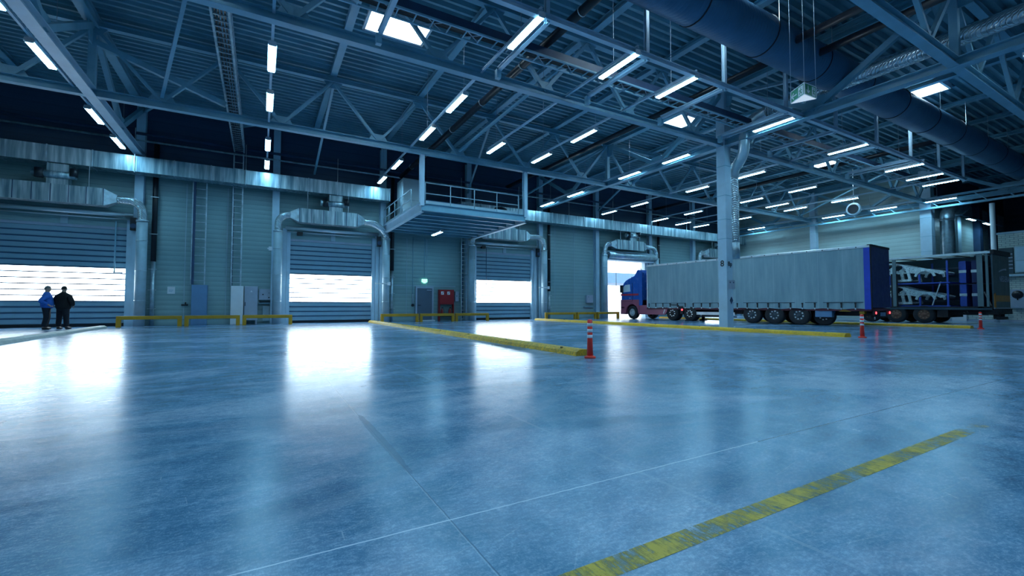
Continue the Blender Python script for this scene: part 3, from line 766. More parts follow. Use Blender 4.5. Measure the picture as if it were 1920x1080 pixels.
# cable ladders
def ladder(name, p, q, w, side, lab, m_='galv', step=.3, rail=.05, group=None):
    """side = unit vector across"""
    t = thing(name, lab, 'cable ladder' if 'cable' in name else 'ladder', p, group=group)
    p = Vector(p); q = Vector(q); s = Vector(side)*w/2; d = (q-p); L = d.length; d.normalize()
    for sg in (-1, 1): MB().bar(p+s*sg, q+s*sg, rail, rail).build('side_rail', M[m_], t)
    r = MB(); n = int(L/step)
    for k in range(n): c = p+d*(step*(k+.5)); r.bar(c-s, c+s, .03, .03)
    build_each(r, 'rung', M[m_], t)
    return t
t = ladder('cable_tray', (-8, 10.8, 8.32), (36, 10.8, 8.32), .42, (0, 1, 0), 'dark cable tray with rungs crossing under the skylight in front of the numbered column', 'steel', .46, .05)
MB().box(-8, 36, 10.86, 11.05, 8.55, 8.78).build('cable_channel', M['steel_dark'], t)
zz = MB()
for k in range(40):
    x = -7.5+k*1.1; zz.bar((x, 10.6, 8.34), (x+.55, 11.0, 8.34), .02, .02).bar((x+.55, 10.6, 8.34), (x, 11.0, 8.34), .02, .02)
zz.build('bracing_wire', M['rope'], t)['kind'] = 'stuff'
cb = MB()
for k in range(5): cb.tube([(-8, 10.68+k*.05, 8.37), (36, 10.68+k*.05, 8.37)], .018, 6)
cb.build('cables', M['black'], t)['kind'] = 'stuff'
t = ladder('cable_tray', (-1.12, 3, 8.95), (-1.12, 26.8, 8.95), .42, (1, 0, 0), 'cable ladder hanging from the roof towards the door wall above the white cabinet', 'galv', .3, .06)
zz = MB()
for k in range(42):
    y = 3.2+k*.56
    for s in (-.24, .24): zz.bar((-1.12+s, y, 8.95), (-1.12+s, y+.28, 9.25), .02, .02).bar((-1.12+s, y+.28, 9.25), (-1.12+s, y+.56, 8.95), .02, .02)
for s in (-.24, .24): zz.bar((-1.12+s, 3, 9.26), (-1.12+s, 26.8, 9.26), .03, .03)
zz.build('lattice', M['galv'], t)['kind'] = 'stuff'
cb = MB()
for k in range(4): cb.tube([(-1.25+k*.08, 3, 9.0), (-1.25+k*.08, 26.8, 9.0)], .025, 6)
cb.build('cables', M['black'], t)['kind'] = 'stuff'
ladder('cable_riser', (-1.14, 26.95, 2.0), (-1.14, 26.95, 8.9), .42, (1, 0, 0), 'vertical cable riser ladder ending at the white cabinet', 'galv', .33, .06, 'vertical cable ladders on the door wall')
ladder('cable_riser', (-2.77, 27.05, 2.02), (-2.77, 27.05, 7.2), .56, (1, 0, 0), 'wide vertical cable riser ladder above the blue cabinet', 'galv', .42, .05, 'vertical cable ladders on the door wall')
for (x, z0, z1, lab) in ((-1.345, 2.0, 8.9, 'thick dark cable bundle beside the narrow cable riser above the white cabinet'), (-2.98, 2.02, 7.2, 'thick dark cable bundle along the left rail of the wide cable riser')):
    o = MB().box(x-.05, x+.05, 27.0, 27.12, z0, z1).build('cable_bundle', M['steel_dark']); tag(o, lab, 'cables')
t = ladder('access_ladder', (11.62, 26.75, 0), (11.62, 26.75, 5.9), .46, (1, 0, 0), 'fixed access ladder up to the mezzanine, left of the third shutter door', 'galv2', .27, .05)
o = MB().box(11.56, 11.66, 27.1, 27.2, .1, 5.2).build('cable_bundle', M['steel_dark']); tag(o, 'dark cable bundle on the wall behind the access ladder', 'cables')
st = MB()
for z in (1.5, 3, 4.5): st.bar((11.39, 26.75, z), (11.39, 27.28, z), .04, .04).bar((11.85, 26.75, z), (11.85, 27.28, z), .04, .04)
build_each(st, 'wall_bracket', M['pipe'], t)

# ------------------------------------------------------------------ mezzanine
t = thing('mezzanine_platform', 'hanging steel mezzanine platform with railings between the second and third shutter doors', 'platform', (9.2, 23.5, 5.3))
x0, x1, y0, y1 = 6.4, 12.0, 19.75, 27.2
MB().ibeam((x0, y0, 5.53), (x0, y1, 5.53), .2, .44, .025).build('edge_beam', M['steel_pale'], t)
MB().ibeam((x1, y0, 5.53), (x1, y1, 5.53), .2, .44, .025).build('edge_beam', M['steel_pale'], t)
MB().ibeam((x0, y0, 5.56), (x1, y0, 5.56), .16, .34, .025).build('edge_beam', M['steel'], t)
for k in range(7): MB().ibeam((x0+.1, y0+.9+k*.95, 5.50), (x1-.1, y0+.9+k*.95, 5.50), .12, .26, .02).build('joist', M['steel'], t)
MB().box(x0+.05, x1-.05, y0, y1, 5.68, 5.74).build('deck', M['galv'], t)
for x in (x0, x1): MB().ibeam((x, y0, 5.6), (x, y0, 8.02), .2, .2, .025).build('hanger_post', M['steel_pale'], t)
def railing(pts, parent):
    for (a, c) in pts:
        a = Vector(a); c = Vector(c); n = max(1, round((c-a).length/1.25))
        m_ = MB()
        for z in (.5, 1.0): m_.tube([a+Vector((0, 0, z)), c+Vector((0, 0, z))], .025, 8)
        m_.bar(a+Vector((0, 0, .08)), c+Vector((0, 0, .08)), .01, .15)
        for k in range(n+1): pnt = a.lerp(c, k/n); m_.tube([pnt, pnt+Vector((0, 0, 1.0))], .025, 8)
        m_.build('railing', M['pipe'], parent)
railing([((x0+.2, y0+.1, 5.74), (x1-.35, y0+.1, 5.74)), ((x0-.02, y0+1.6, 5.74), (x0-.02, 23.0, 5.74)), ((x0-.02, 23.2, 5.74), (x0-.02, 26.9, 5.74))], t)
for (xx0, xx1, yy0, yy1, z0, z1, nm, lab, m_) in (
    (6.95, 7.95, 24.9, 26.1, 5.74, 8.3, 'air_handling_unit', 'tall galvanised air handling box at the left end of the mezzanine', 'galv2'),
    (8.25, 10.8, 24.5, 25.4, 6.35, 7.1, 'air_handling_unit', 'long pale blue air handling box lying on the mezzanine', 'bluegrey')):
    a = thing(nm, lab, 'ventilation unit', ((xx0+xx1)/2, (yy0+yy1)/2, z0))
    MB().box(xx0, xx1, yy0, yy1, z0, z1).build('casing', M[m_], a, bevel=.02)
    if m_ == 'galv2':
        MB().box(xx0-.02, xx1+.02, yy0-.02, yy0, z0+.3, z0+.34).box(xx0-.02, xx1+.02, yy0-.02, yy0, z0+.75, z0+.79).box(xx0-.02, xx1+.02, yy0-.02, yy0, z0+1.3, z0+1.34).build('panel_rib', M['galv'], a)
        MB().box(xx0-.03, xx0, yy0+.2, yy1-.1, z0+1.3, z1-.2).build('bright_panel', M['galv2'], a)
    else:
        MB().box(xx0+.1, xx0+.25, yy0+.1, yy0+.25, 5.74, z0).box(xx1-.25, xx1-.1, yy0+.1, yy0+.25, 5.74, z0).box(xx0+.1, xx0+.25, yy1-.25, yy1-.1, 5.74, z0).box(xx1-.25, xx1-.1, yy1-.25, yy1-.1, 5.74, z0).build('foot', M['steel_dark'], a)
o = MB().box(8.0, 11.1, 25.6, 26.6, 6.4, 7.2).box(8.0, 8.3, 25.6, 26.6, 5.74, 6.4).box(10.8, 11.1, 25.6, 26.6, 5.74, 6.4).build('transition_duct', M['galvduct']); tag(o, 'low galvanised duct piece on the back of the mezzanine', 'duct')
t = thing('fan_motor', 'round black fan housing at the right end of the mezzanine deck', 'fan', (11.4, 21.2, 5.74))
MB().lathe([(-.3, .05), (-.28, .3), (0, .36), (.28, .3), (.3, .05)], (11.35, 21.3, 6.06), 0, 20).build('housing', M['black'], t)
MB().box(11.1, 11.6, 21.1, 21.5, 5.74, 5.82).build('foot', M['steel_dark'], t)

# ------------------------------------------------------------------ things on and at the door wall
t = thing('steel_door', 'dark grey steel personnel door in the wall under the mezzanine', 'door', (9.06, 27.25, 0))
MB().box(8.57, 9.55, 27.2, 27.26, .02, 2.07).build('leaf', M['doorgrey'], t)
MB().box(8.47, 8.57, 27.17, 27.3, 0, 2.17).box(9.55, 9.65, 27.17, 27.3, 0, 2.17).box(8.57, 9.55, 27.17, 27.3, 2.07, 2.17).build('frame', M['grey'], t)
MB().box(8.63, 8.67, 27.13, 27.2, .98, 1.02).box(8.63, 8.8, 27.12, 27.15, .98, 1.02).build('handle', M['black'], t)
MB().box(9.2, 9.5, 27.14, 27.2, 1.93, 1.99).build('door_closer', M['grey'], t)
o = MB().box(8.6, 9.6, 26.7, 26.95, 0, .07).build('low_white_block', M['white']); tag(o, 'low white block in front of the grey steel door', 'step')  # plain white block on the floor before the steel door
t = thing('exit_sign', 'small lit green-white exit sign above the grey steel door', 'sign', (9.06, 27.2, 2.5))
MB().box(8.89, 9.23, 27.2, 27.28, 2.46, 2.66).build('sign_box', M['exitlit'], t)
MB().box(8.98, 9.14, 27.22, 27.26, 2.40, 2.46).build('lamp_base', M['exitlit'], t)
o = MB().tube([(9.06, 27.27, 2.68), (9.06, 27.27, 5.3)], .015, 6).tube([(8.3, 27.27, 1.0), (8.3, 27.27, 5.3)], .015, 6).tube([(8.3, 27.27, 2.75), (9.06, 27.27, 2.75)], .012, 6).build('conduit', M['steel']); tag(o, 'thin electrical conduits on the wall around the exit sign', 'conduit')
t = thing('alarm_sounder', 'small round dark device on the wall left of the grey steel door', 'alarm', (8.3, 27.2, 1.0))
MB().lathe([(0, .09), (.06, .09), (.08, .05)], (8.3, 27.19, 1.0), 1, 16).build('disc', M['black'], t)
MB().tube([(8.3, 27.24, 1.1), (8.3, 27.24, 1.7)], .03, 8).build('riser_tube', M['grey'], t)
t = thing('fire_hose_cabinet', 'red fire hose cabinet on a dark stand right of the grey steel door', 'fire cabinet', (10.45, 27.1, 0))
MB().box(9.95, 10.95, 26.9, 27.22, 1.05, 2.0).build('cabinet_body', M['red'], t, bevel=.015)
MB().box(10.0, 10.9, 26.885, 26.9, 1.1, 1.95).build('cabinet_door', M['red'], t)
for x in (9.97, 10.93): MB().box(x-.03, x+.03, 26.92, 27.2, 0, 1.05).build('leg', M['red' if x < 10 else 'red'], t)
MB().box(9.97, 10.93, 26.92, 27.2, .25, .3).build('shelf', M['black'], t)
for x in (10.14, 10.56): MB().box(x-.09, x+.09, 26.875, 26.885, 1.68, 1.88).build('white_pictogram', M['white'], t)
for x in (10.14, 10.56): MB().bar((x-.05, 26.87, 1.71), (x+.05, 26.87, 1.85), .01, .03).build('pictogram_stroke', M['red'], t)
for k, x in enumerate((10.18, 10.72)):
    e = thing('fire_extinguisher', '%s red fire extinguisher on the stand under the red cabinet' % ('left' if k == 0 else 'right'), 'fire extinguisher', (x, 27.05, .3), group='extinguishers under the red cabinet')
    MB().lathe([(0, .085), (.02, .09), (.38, .09), (.45, .04), (.5, .03)], (x, 27.05, .3), 2, 16).build('cylinder', M['red'], e)
    MB().box(x-.03, x+.08, 27.02, 27.08, .8, .86).build('valve', M['black'], e)
    MB().tube(arc((x+.05, 27.0, .8), (x+.18, 26.95, .6), (x+.1, 26.93, .4)), .015, 6).build('hose', M['black'], e)
def wallbox(name, x0, x1, z0, z1, m_, lab, cat='control box', dep=.2, y=27.28, knobs=()):
    t = thing(name, lab, cat, ((x0+x1)/2, y, z0))
    MB().box(x0, x1, y-dep, y, z0, z1).build('casing', M[m_], t, bevel=.01)
    MB().box(x0+.03, x1-.03, y-dep-.012, y-dep, z0+.03, z1-.03).build('lid', M[m_], t)
    for kx, kz, r in knobs: MB().lathe([(0, r), (.03, r*.8)], (kx, y-dep-.045, kz), 1, 10).build('knob', M['black'], t)
    return t
wallbox('control_box', 11.1, 11.45-.1, 1.25, 1.9, 'grey', 'grey control box between the red fire cabinet and the access ladder', knobs=((11.2, 1.6, .03),))
wallbox('wall_controller', -.08, .5, 1.27, 1.85, 'grey', 'grey control panel with knobs left of the second shutter door', knobs=((.1, 1.56, .035), (.38, 1.4, .035), (.38, 1.64, .02)))
t = thing('cable_shelf', 'narrow tray with cables under the grey control panel', 'tray', (.2, 27.1, 1.1)); MB().box(-.1, .55, 27.05, 27.28, 1.08, 1.12).build('tray_plate', M['steel'], t); MB().tube([(-.05, 27.1, 1.15), (.5, 27.1, 1.16)], .025, 8).build('cable', M['black'], t)
wallbox('control_box', 22.1, 22.72, 1.2, 1.8, 'grey', 'grey control box on the wall left of the open doorway', knobs=((22.25, 1.65, .025),))
o = MB().box(21.9, 22.7, 27.1, 27.28, .86, .92).build('wall_shelf', M['steel']); tag(o, 'small dark shelf under the control box left of the open doorway', 'shelf')
wallbox('electric_cabinet', -3.0, -2.35, 0, 2.0, 'bluegrey', 'blue electric cabinet under the wide cable ladder', 'cabinet', .35)
wallbox('electric_cabinet', -1.34, -.78, 0, 1.98, 'white', 'bright white electric cabinet under the vertical cable riser', 'cabinet', .5)
gt = wallbox('electric_cabinet', -.74, -.14, .2, 1.98, 'grey', 'grey electric cabinet with warning triangle, beside the white cabinet', 'cabinet', .4)
MB().prism([(-.48, 1.68), (-.38, 1.68), (-.43, 1.77)], 1, 26.85, 26.862).build('warning_triangle', M['white'], gt)
MB().box(-.71, -.68, 26.82, 26.86, .95, 1.15).build('handle', M['black'], gt)
MB().box(-.72, -.66, 26.9, 27.2, 0, .2).box(-.22, -.16, 26.9, 27.2, 0, .2).build('leg', M['grey'], gt)
wallbox('low_cabinet', .1, .42, .15, .95, 'siding' if False else 'pipe', 'low pale cabinet under the control panel beside the second door', 'cabinet', .12)
t = thing('wall_notice', 'small square white notice on the wall left of the blue cabinet', 'sign', (-3.85, 27.28, 1.7)); MB().box(-4.0, -3.7, 27.26, 27.29, 1.55, 1.9).build('sheet', M['white'], t)
MB().box(-3.94, -3.76, 27.25, 27.26, 1.72, 1.74).box(-3.94, -3.80, 27.25, 27.26, 1.66, 1.68).build('print_lines', M['steel'], t)
t = thing('coat_hook', 'small dark valve on the wall left of the blue cabinet', 'valve', (-3.3, 27.2, 1.0)); MB().tube([(-3.42, 27.2, 1.0), (-3.15, 27.2, 1.0)], .04, 8).tube([(-3.25, 27.2, 1.0), (-3.25, 27.2, 1.14)], .03, 8).build('valve_body', M['black'], t)
for k, (x, lab) in enumerate(((6.2, 'right of the second shutter door'), (17.55, 'right of the third shutter door'), (.35, 'left of the second shutter door, higher up'))):
    z = 2.26 if k < 2 else 3.95
    t = thing('signal_arm', 'short white signal arm on the standpipe ' + lab, 'signal', (x, 26.3, z), group='signal arms at the doors')
    L = .42 if k < 2 else .1
    MB().box(x-L, x+L, 26.24, 26.30, z-.03, z+.03).build('arm', M['white'], t)
    MB().box(x+L-.14, x+L+.02, 26.2, 26.32, z-.10, z+.10).build('lamp_head', M['white'], t)
    MB().box(x+L*.5, x+L*.5+.04, 26.30, 26.9, z-.02, z+.02).build('bracket', M['pipe'], t)
for i in (1, 2):
    cx = DOORS[i][0]; x = cx-1.75
    t = thing('door_sensor', 'small black motor box above ' + door_name(i) + ', at its left', 'sensor', (x, 27.0, 4.95)); MB().box(x-.14, x+.14, 26.95, 27.2, 4.86, 5.04).build('casing', M['black'], t)
    MB().bar((x, 27.2, 5.0), (x, 27.3, 5.0), .05, .05).build('bracket', M['pipe'], t)
for i in (0, 1, 2):
    cx = DOORS[i][0]; x = cx+(2.52)
    t = thing('drive_motor', 'dark drive motor at the upper right of ' + door_name(i), 'motor', (x, 26.9, 4.85)); MB().box(x-.12, x+.1, 26.72, 26.93, 4.5, 5.1).build('casing', M['black'], t); MB().tube([(x, 26.7, 4.7), (x, 26.94, 4.7)], .12, 12).build('drum', M['steel_dark'], t)
x = 14.87-1.55
t = thing('pull_chain', 'thin hanging pull rod in front of the third shutter door', 'chain', (x, 27.0, 3)); MB().tube([(x, 27.0, 4.95), (x, 27.0, 2.3)], .02, 6).build('rod', M['steel_dark'], t); MB().tube([(x-.5, 27.0, 2.3), (x+.05, 27.0, 2.3)], .02, 6).build('grip', M['steel_dark'], t)
x = -5.95
t = thing('pull_chain', 'thin hanging pull rod at the right edge of the leftmost shutter door', 'chain', (x, 27.0, 3)); MB().tube([(x, 27.0, 4.9), (x, 27.0, 2.5)], .03, 6).build('rod', M['steel'], t); MB().tube([(x-.05, 27.0, 2.5), (x+.3, 27.0, 2.5)], .03, 6).build('grip', M['white'], t)

# guard rails
RL = [(-5.52, -3.18, 'in front of the standpipe right of the leftmost shutter door'), (-3.08, -.87, 'in front of the blue cabinet'), (-.76, 1.44, 'in front of the grey control panel'),
      (5.96, 8.16, 'at the right post of the second shutter door'), (8.24, 10.42, 'in front of the grey steel door and red cabinet'), (10.5, 12.8, 'in front of the access ladder'),
      (17.2, 19.86, 'right of the third shutter door'), (19.95, 21.75, 'in front of the plain wall left of the open doorway'), (21.85, 24.0, 'at the left edge of the open doorway')]
for x0, x1, lab in RL:
    t = thing('guard_rail', 'low yellow guard rail ' + lab, 'guard rail', ((x0+x1)/2, 25.6, 0), group='yellow guard rails by the door wall')
    MB().box(x0, x1, 25.52, 25.68, .34, .5).build('top_bar', M['yellow'], t, bevel=.02)
    for x in (x0+.08, x1-.08): 
        MB().box(x-.08, x+.08, 25.52, 25.68, 0, .36).build('leg', M['yellow'], t, bevel=.01)
# kerbs
def kerb(x0, x1, y0, y1, m_, lab):
    t = thing('floor_kerb', lab, 'kerb', ((x0+x1)/2, y0, 0), group='lane kerbs')
    w = x1-x0
    MB().prism([(x0, 0), (x0+.03, .075), (x0+.10, .12), (x1-.10, .12), (x1-.03, .075), (x1, 0)], 1, y0, y1).build('kerb_body', M[m_], t)
    a = MB(); y = y0+.6
    while y < y1: a.lathe([(0, .035), (.012, .03)], ((x0+x1)/2-.1, y, .12), 2, 8); y += 2.4
    build_each(a, 'bolt_cap', M['black'], t)
    return t
kerb(-6.0, -5.66, 8, 25.0, 'kerb_pale', 'pale low kerb on the floor beside the two standing men')
k1 = kerb(5.42, 5.82, 7.0, 26.4, 'kerb_worn', 'worn dirty yellow kerb ending at the nearest red bollard')
kerb(16.05, 16.5, 7.0, 25.2, 'kerb', 'clean yellow kerb passing the foot of the big numbered column')
kerb(27.15, 27.6, 7.0, 24.5, 'kerb', 'yellow kerb beyond the long trailer, ending near the second trailer')
for (x, y, lab) in ((5.47, 6.62, 'nearest red and white bollard, at the end of the worn yellow kerb'), (16.3, 6.62, 'red and white bollard in front of the tail lamps of the long trailer'), (26.95, 6.62, 'small distant red and white bollard in front of the white brick wall')):
    t = thing('bollard', lab, 'bollard', (x, y, 0), group='red and white bollards')
    MB().lathe([(0, .11), (.03, .105), (.05, .055)], (x, y, 0), 2, 20).build('base', M['bollardred'], t)
    MB().lathe([(.05, .06), (.36, .050), (.72, .048), (.73, .03), (.735, .0)], (x, y, 0), 2, 20).build('post', M['bollardred'], t)
    for z in (.38, .49, .60): MB().lathe([(z, .052), (z+.06, .051)], (x, y, 0), 2, 20).build('reflective_band', M['bollardwhite'], t)
o = MB().box(.2, 6.0, 1.262, 1.372, .0008, .002).build('floor_line', M['linepaint']); tag(o, 'worn yellow painted line across the concrete in the foreground', 'floor marking')

# ------------------------------------------------------------------ right hand end
t = thing('louvre_panel', 'dark louvred panel on the white brick wall behind the open trailer', 'panel', (40.5, 8.6, 3))
MB().box(40.45, 40.598, 8.4, 9.0, 3.0, 4.6).build('panel_body', M['slate'], t)
for k in range(5): MB().box(40.43, 40.45, 8.42, 8.65, 3.3+k*.22, 3.36+k*.22).build('slat', M['grey'], t)
t = thing('switch_cabinet', 'tall pale wall cabinet with doors at the right edge on white brick', 'cabinet', (40.5, 7.9, 3))
MB().box(40.35, 40.6, 7.0, 8.32, 3.05, 4.65).build('cabinet_body', M['pipe'], t)
for y0, y1 in ((7.7, 8.28), (7.05, 7.66)):
    for z0, z1 in ((3.1, 3.75), (3.8, 4.6)): MB().box(40.33, 40.35, y0, y1, z0, z1).build('cabinet_door', M['steel_pale'], t)
MB().box(40.25, 40.6, 6.9, 8.9, 2.82, 2.95).build('cable_shelf', M['steel_pale'], t)
t = thing('wall_fan_unit', 'pale box with a round black fan low on the white brick wall', 'fan', (40.5, 8.2, 1))
MB().box(40.3, 40.6, 7.95, 8.55, .85, 2.0).build('casing', M['grey'], t, bevel=.02)
MB().lathe([(-.02, .02), (-.02, .24), (0, .25)], (40.29, 8.25, 1.68), 0, 22).build('fan_grille', M['black'], t)
MB().box(40.26, 40.3, 8.22, 8.28, 1.35, 1.5).build('stem', M['black'], t)
o = MB().box(40.50, 40.555, 10.6, 11.3, .0, 2.1).build('cladding_sheet', M['white']); tag(o, 'smooth white panel at the foot of the brick wall under the open trailer', 'panel')
o = MB().tube([(40.2, 9.15, 0), (40.2, 9.15, 7.5)], .13, 12).build('white_post', M['white']); tag(o, 'slim white upright post at the left end of the white brick wall', 'post')
for k, x in enumerate((45.5, 50.3, 54)):
    o = MB().box(x-.35, x+.35, 12.1, 12.5, 0, 9).build('recess_column', M['steel_dark' if k else 'pipe']); tag(o, 'steel column against the recess wall at far right, %s from the left' % ORD[k], 'column', 'recess columns')
t = thing('hose_reel', 'round pale hose reel hanging from the roof steel near the pale right wall', 'hose reel', (33, 15.2, 8))
MB().lathe([(-.12, .1), (-.12, .42), (-.09, .44), (.09, .44), (.12, .42), (.12, .1)], (36.0, 14.9, 7.75), 0, 24).build('reel_drum', M['steel_pale'], t)
MB().tube([(36.0, 14.9, 7.75+.42*0), (36.0, 14.9, 10.6)], .03, 8).build('hanger', M['galv'], t)
MB().lathe([(-.14, .3), (-.14, .33), (.14, .33), (.14, .3)], (36.0, 14.9, 7.75), 0, 24).build('hose_coil', M['black'], t)

# hanging triangular exit sign
A, B, C_ = (12.46, 6.20), (12.72, 6.68), (13.0, 6.18)
t = thing('hanging_exit_sign', 'green three-sided exit sign hanging on wires at top right', 'sign', (12.72, 6.35, 6.6))
z0, z1 = 6.62, 6.93
MB().prism([A, B, C_], 2, z0, z1).build('sign_body', M['sign'], t)
MB().prism([A, B, C_], 2, z0-.015, z0-.001).build('bottom_diffuser', M['signglow'], t)
fr = MB()
for p_, q_ in ((A, B), (B, C_), (C_, A)):
    for z in (z0, z1): fr.bar((p_[0], p_[1], z), (q_[0], q_[1], z), .02, .02)
    fr.bar((p_[0], p_[1], z0), (p_[0], p_[1], z1), .025, .025)
fr.build('sign_frame', M['white'], t)
def face(Pa, Pb, arrow):
    Pa = Vector((*Pa, 0)); Pb = Vector((*Pb, 0)); d = (Pb-Pa); L = d.length; d.normalize(); n = Vector((d.y, -d.x, 0))
    mid = Vector((12.73, 6.35, 0))
    if (Pa-mid).dot(n) < 0: n = -n
    def pt(u, v, o=.006): return Pa+d*(u*L)+n*o+Vector((0, 0, z0+v*(z1-z0)))
    ar = MB()
    def seg(a, c, w, o=.006, mb=ar): 
        mb.bar(pt(*a, o), pt(*c, o), w, .006, up=n)
    for poly in arrow['arrow']: seg(poly[0], poly[1], .03)
    ar.build('arrow', M['white'], t)
    pan = MB(); u0, u1 = arrow['box']
    pan.add([pt(u0, .12), pt(u1, .12), pt(u1, .88), pt(u0, .88), pt(u0, .12, .001), pt(u1, .12, .001), pt(u1, .88, .001), pt(u0, .88, .001)], [(0, 1, 2, 3), (0, 4, 5, 1), (2, 6, 7, 3)])
    pan.build('pictogram_panel', M['white'], t)
    mn = MB(); c = (u0+u1)/2; w = (u1-u0)
    for a, e in (((c, .62), (c-.02, .42)), ((c-.02, .42), (c-.25*w, .2)), ((c-.02, .42), (c+.2*w, .33)), ((c+.2*w, .33), (c+.22*w, .2)), ((c, .6), (c-.3*w, .52)), ((c, .6), (c+.3*w, .5))): seg(a, e, .018, .010, mn)
    seg((c+.01, .70), (c+.02, .76), .03, .010, mn)
    mn.build('running_figure', M['sign'], t)
face(B, A, dict(arrow=[((.08, .45), (.45, .45)), ((.08, .45), (.22, .72)), ((.08, .45), (.22, .18))], box=(.56, .92)))
face(A, C_, dict(arrow=[((.3, .85), (.3, .2)), ((.3, .2), (.17, .45)), ((.3, .2), (.43, .45))], box=(.62, .92)))
for k, p_ in enumerate((A, B, C_)): MB().tube([(p_[0], p_[1], z1), (p_[0], p_[1], 10.7)], .008, 6).build('wire', M['rope'], t)

# ------------------------------------------------------------------ trucks
def wheel(cx, cy, side, parent, rimmat, r=.5, w=.3, dual=False):
    """local coordinates; side -1: rim faces -x"""
    wd = w*(2 if dual else 1)
    ty = MB().lathe([(0, r*.55), (0, r*.9), (.03, r*.98), (.07, r), (wd-.07, r), (wd-.03, r*.98), (wd, r*.9), (wd, r*.55)], (cx if side < 0 else cx-wd, cy, r), 0, 28, cap=False).build('wheel', M['rubber'], parent, local=True)
    x = cx if side < 0 else cx
    s = 1 if side < 0 else -1
    rim = MB().lathe([(s*.04, r*.57), (s*.0, r*.54), (s*.05, r*.5), (s*.10, r*.36), (s*.07, r*.3), (s*.02, r*.2), (s*.01, .02)], (x, cy, r), 0, 24)
    for k in range(8):
        a = 2*PI*k/8+.2
        rim.box(x+s*.03-.02, x+s*.03+.03, cy+r*.40*math.cos(a)-.03, cy+r*.40*math.cos(a)+.03, r+r*.40*math.sin(a)-.03, r+r*.40*math.sin(a)+.03, 1)
    rm = rim.build('rim', [rimmat, M['alu'] if rimmat is not M['copper'] else M['nut']], ty, local=True)
    return ty
def add(m, name, matl, par, bevel=0): return m.build(name, matl, par, local=True, bevel=bevel)

# long trailer; local: y forward (towards the door), x to the right, origin at rear near-side corner
tr = thing('curtain_trailer', 'long grey curtain-sided trailer with dark blue rear doors, parked beside the big column', 'trailer', (24.6, 9.6, 0), math.radians(4.5))
L, W, ZT, ZB = 12.8, 2.45, 3.84, .84
n = 64
vs = []; 
for k in range(n+1):
    y = .22+(L-.30)*k/n
    for j, z in enumerate((ZB, ZB+.22, ZB+.5, 1.9, 2.8, ZT-.13)):
        bul = (.010*math.sin(k*1.15+j*.4)+.012*math.sin(k*.37)) * (1.0 if j in (0, 1, 2) else .6)
        vs.append((-.01+bul*(0 if j == 5 else 1)-(.0 if j else .01), y, z+(.025*math.sin(k*.9) if j == 0 else 0)))
fs = [(k*6+j, k*6+j+1, (k+1)*6+j+1, (k+1)*6+j) for k in range(n) for j in range(5)]
add(MB().add(vs, fs, 0, True), 'side_curtain', M['curtain'], tr)
add(MB().box(W-.02, W, .2, L, ZB, ZT-.1), 'far_side_curtain', M['curtain'], tr)
add(MB().box(-.035, .02, .0, .24, ZB-.02, ZT-.13), 'rear_corner_curtain', M['bluetarp'], tr)
add(MB().box(.03, W-.03, L-.06, L, ZB, ZT-.04), 'front_wall', M['alu'], tr)
add(MB().box(-.03, W+.03, 0, L+.02, ZT-.13, ZT-.02).box(0, W, .0, L, ZT-.03, ZT), 'roof', M['alu'], tr, .02)
rv = MB()
for k in range(16): rv.box(-.045, -.03, .5+k*.7, .54+k*.7, ZT-.10, ZT-.05)
build_each(rv, 'roof_rivet', M['chassis'], tr, True)
add(MB().box(.0, W, -.03, .04, .9, ZT-.02), 'rear_door', M['navy'], tr, .015)
add(MB().box(-.02, W+.02, -.05, .10, ZT-.08, ZT+.02).box(-.02, .05, -.04, .05, .85, ZT), 'rear_frame', M['chassis'], tr)
lk = MB()
for x in (.55, .95, 1.45, 1.9): lk.tube([(x, -.04, 1.0), (x, -.04, ZT-.2)], .012, 8)

add(MB().box(.0, W, 0, L, .74, .86), 'chassis_frame', M['maroon'], tr)
add(MB().box(.6, .75, .3, L-.5, .5, .76).box(W-.75, W-.6, .3, L-.5, .5, .76), 'chassis_beam', M['chassis'], tr)
add(MB().box(.05, W-.05, .05, .15, .42, .52).box(.5, .6, .1, .3, .4, .75).box(W-.6, W-.5, .1, .3, .4, .75), 'underrun_bar', M['chassis'], tr)
for k in range(22):
    y = .6+k*.57
    s = MB().bar((-.035, y, ZB+.28), (-.045, y, ZB+.06), .03, .05, up=(0, 1, 0)).box(-.06, -.03, y-.035, y+.035, ZB+.22, ZB+.30)
    add(s, 'buckle_strap', M['chassis'], tr)
    add(MB().box(-.05, -.03, y-.025, y+.025, ZB-.03, ZB+.04), 'buckle_hook', M['alu'], tr)
add(MB().box(-.02, .0, .3, L-.1, ZB+.30, ZB+.33), 'curtain_webbing', M['slate'], tr)
for y in (3.08, 4.3, 5.5):
    wheel(.0, y, -1, tr, M['rim'], .5, .34); wheel(W, y, 1, tr, M['rim'], .5, .34)
    add(MB().tube([(.3, y, .5), (W-.3, y, .5)], .07, 10), 'axle', M['chassis'], tr)
wheel(.28, 2.05, -1, tr, M['chassis'], .48, .3)
add(MB().box(.05, .5, 1.6, 2.35, .42, .85), 'tool_box', M['bluegrey'], tr, .03)
add(MB().prism([(2.5, .5), (2.55, .8), (6.05, .8), (6.1, .5), (6.0, .78), (2.6, .78)], 0, .0, .04), 'mudguard', M['chassis'], tr)
add(MB().box(0, .04, 6.5, 9.4, .42, .60), 'side_guard', M['alu'], tr)
add(MB().box(.05, .1, 6.4, 9.5, .3, .36).box(.3, .5, 7.6, 8.0, .3, .6), 'guard_bracket', M['chassis'], tr)
add(MB().box(.35, .5, 9.7, 9.85, .08, .8).box(.25, .6, 9.6, 9.95, .0, .08).box(W-.5, W-.35, 9.7, 9.85, .08, .8).box(W-.6, W-.25, 9.6, 9.95, .0, .08), 'landing_leg', M['chassis'], tr)
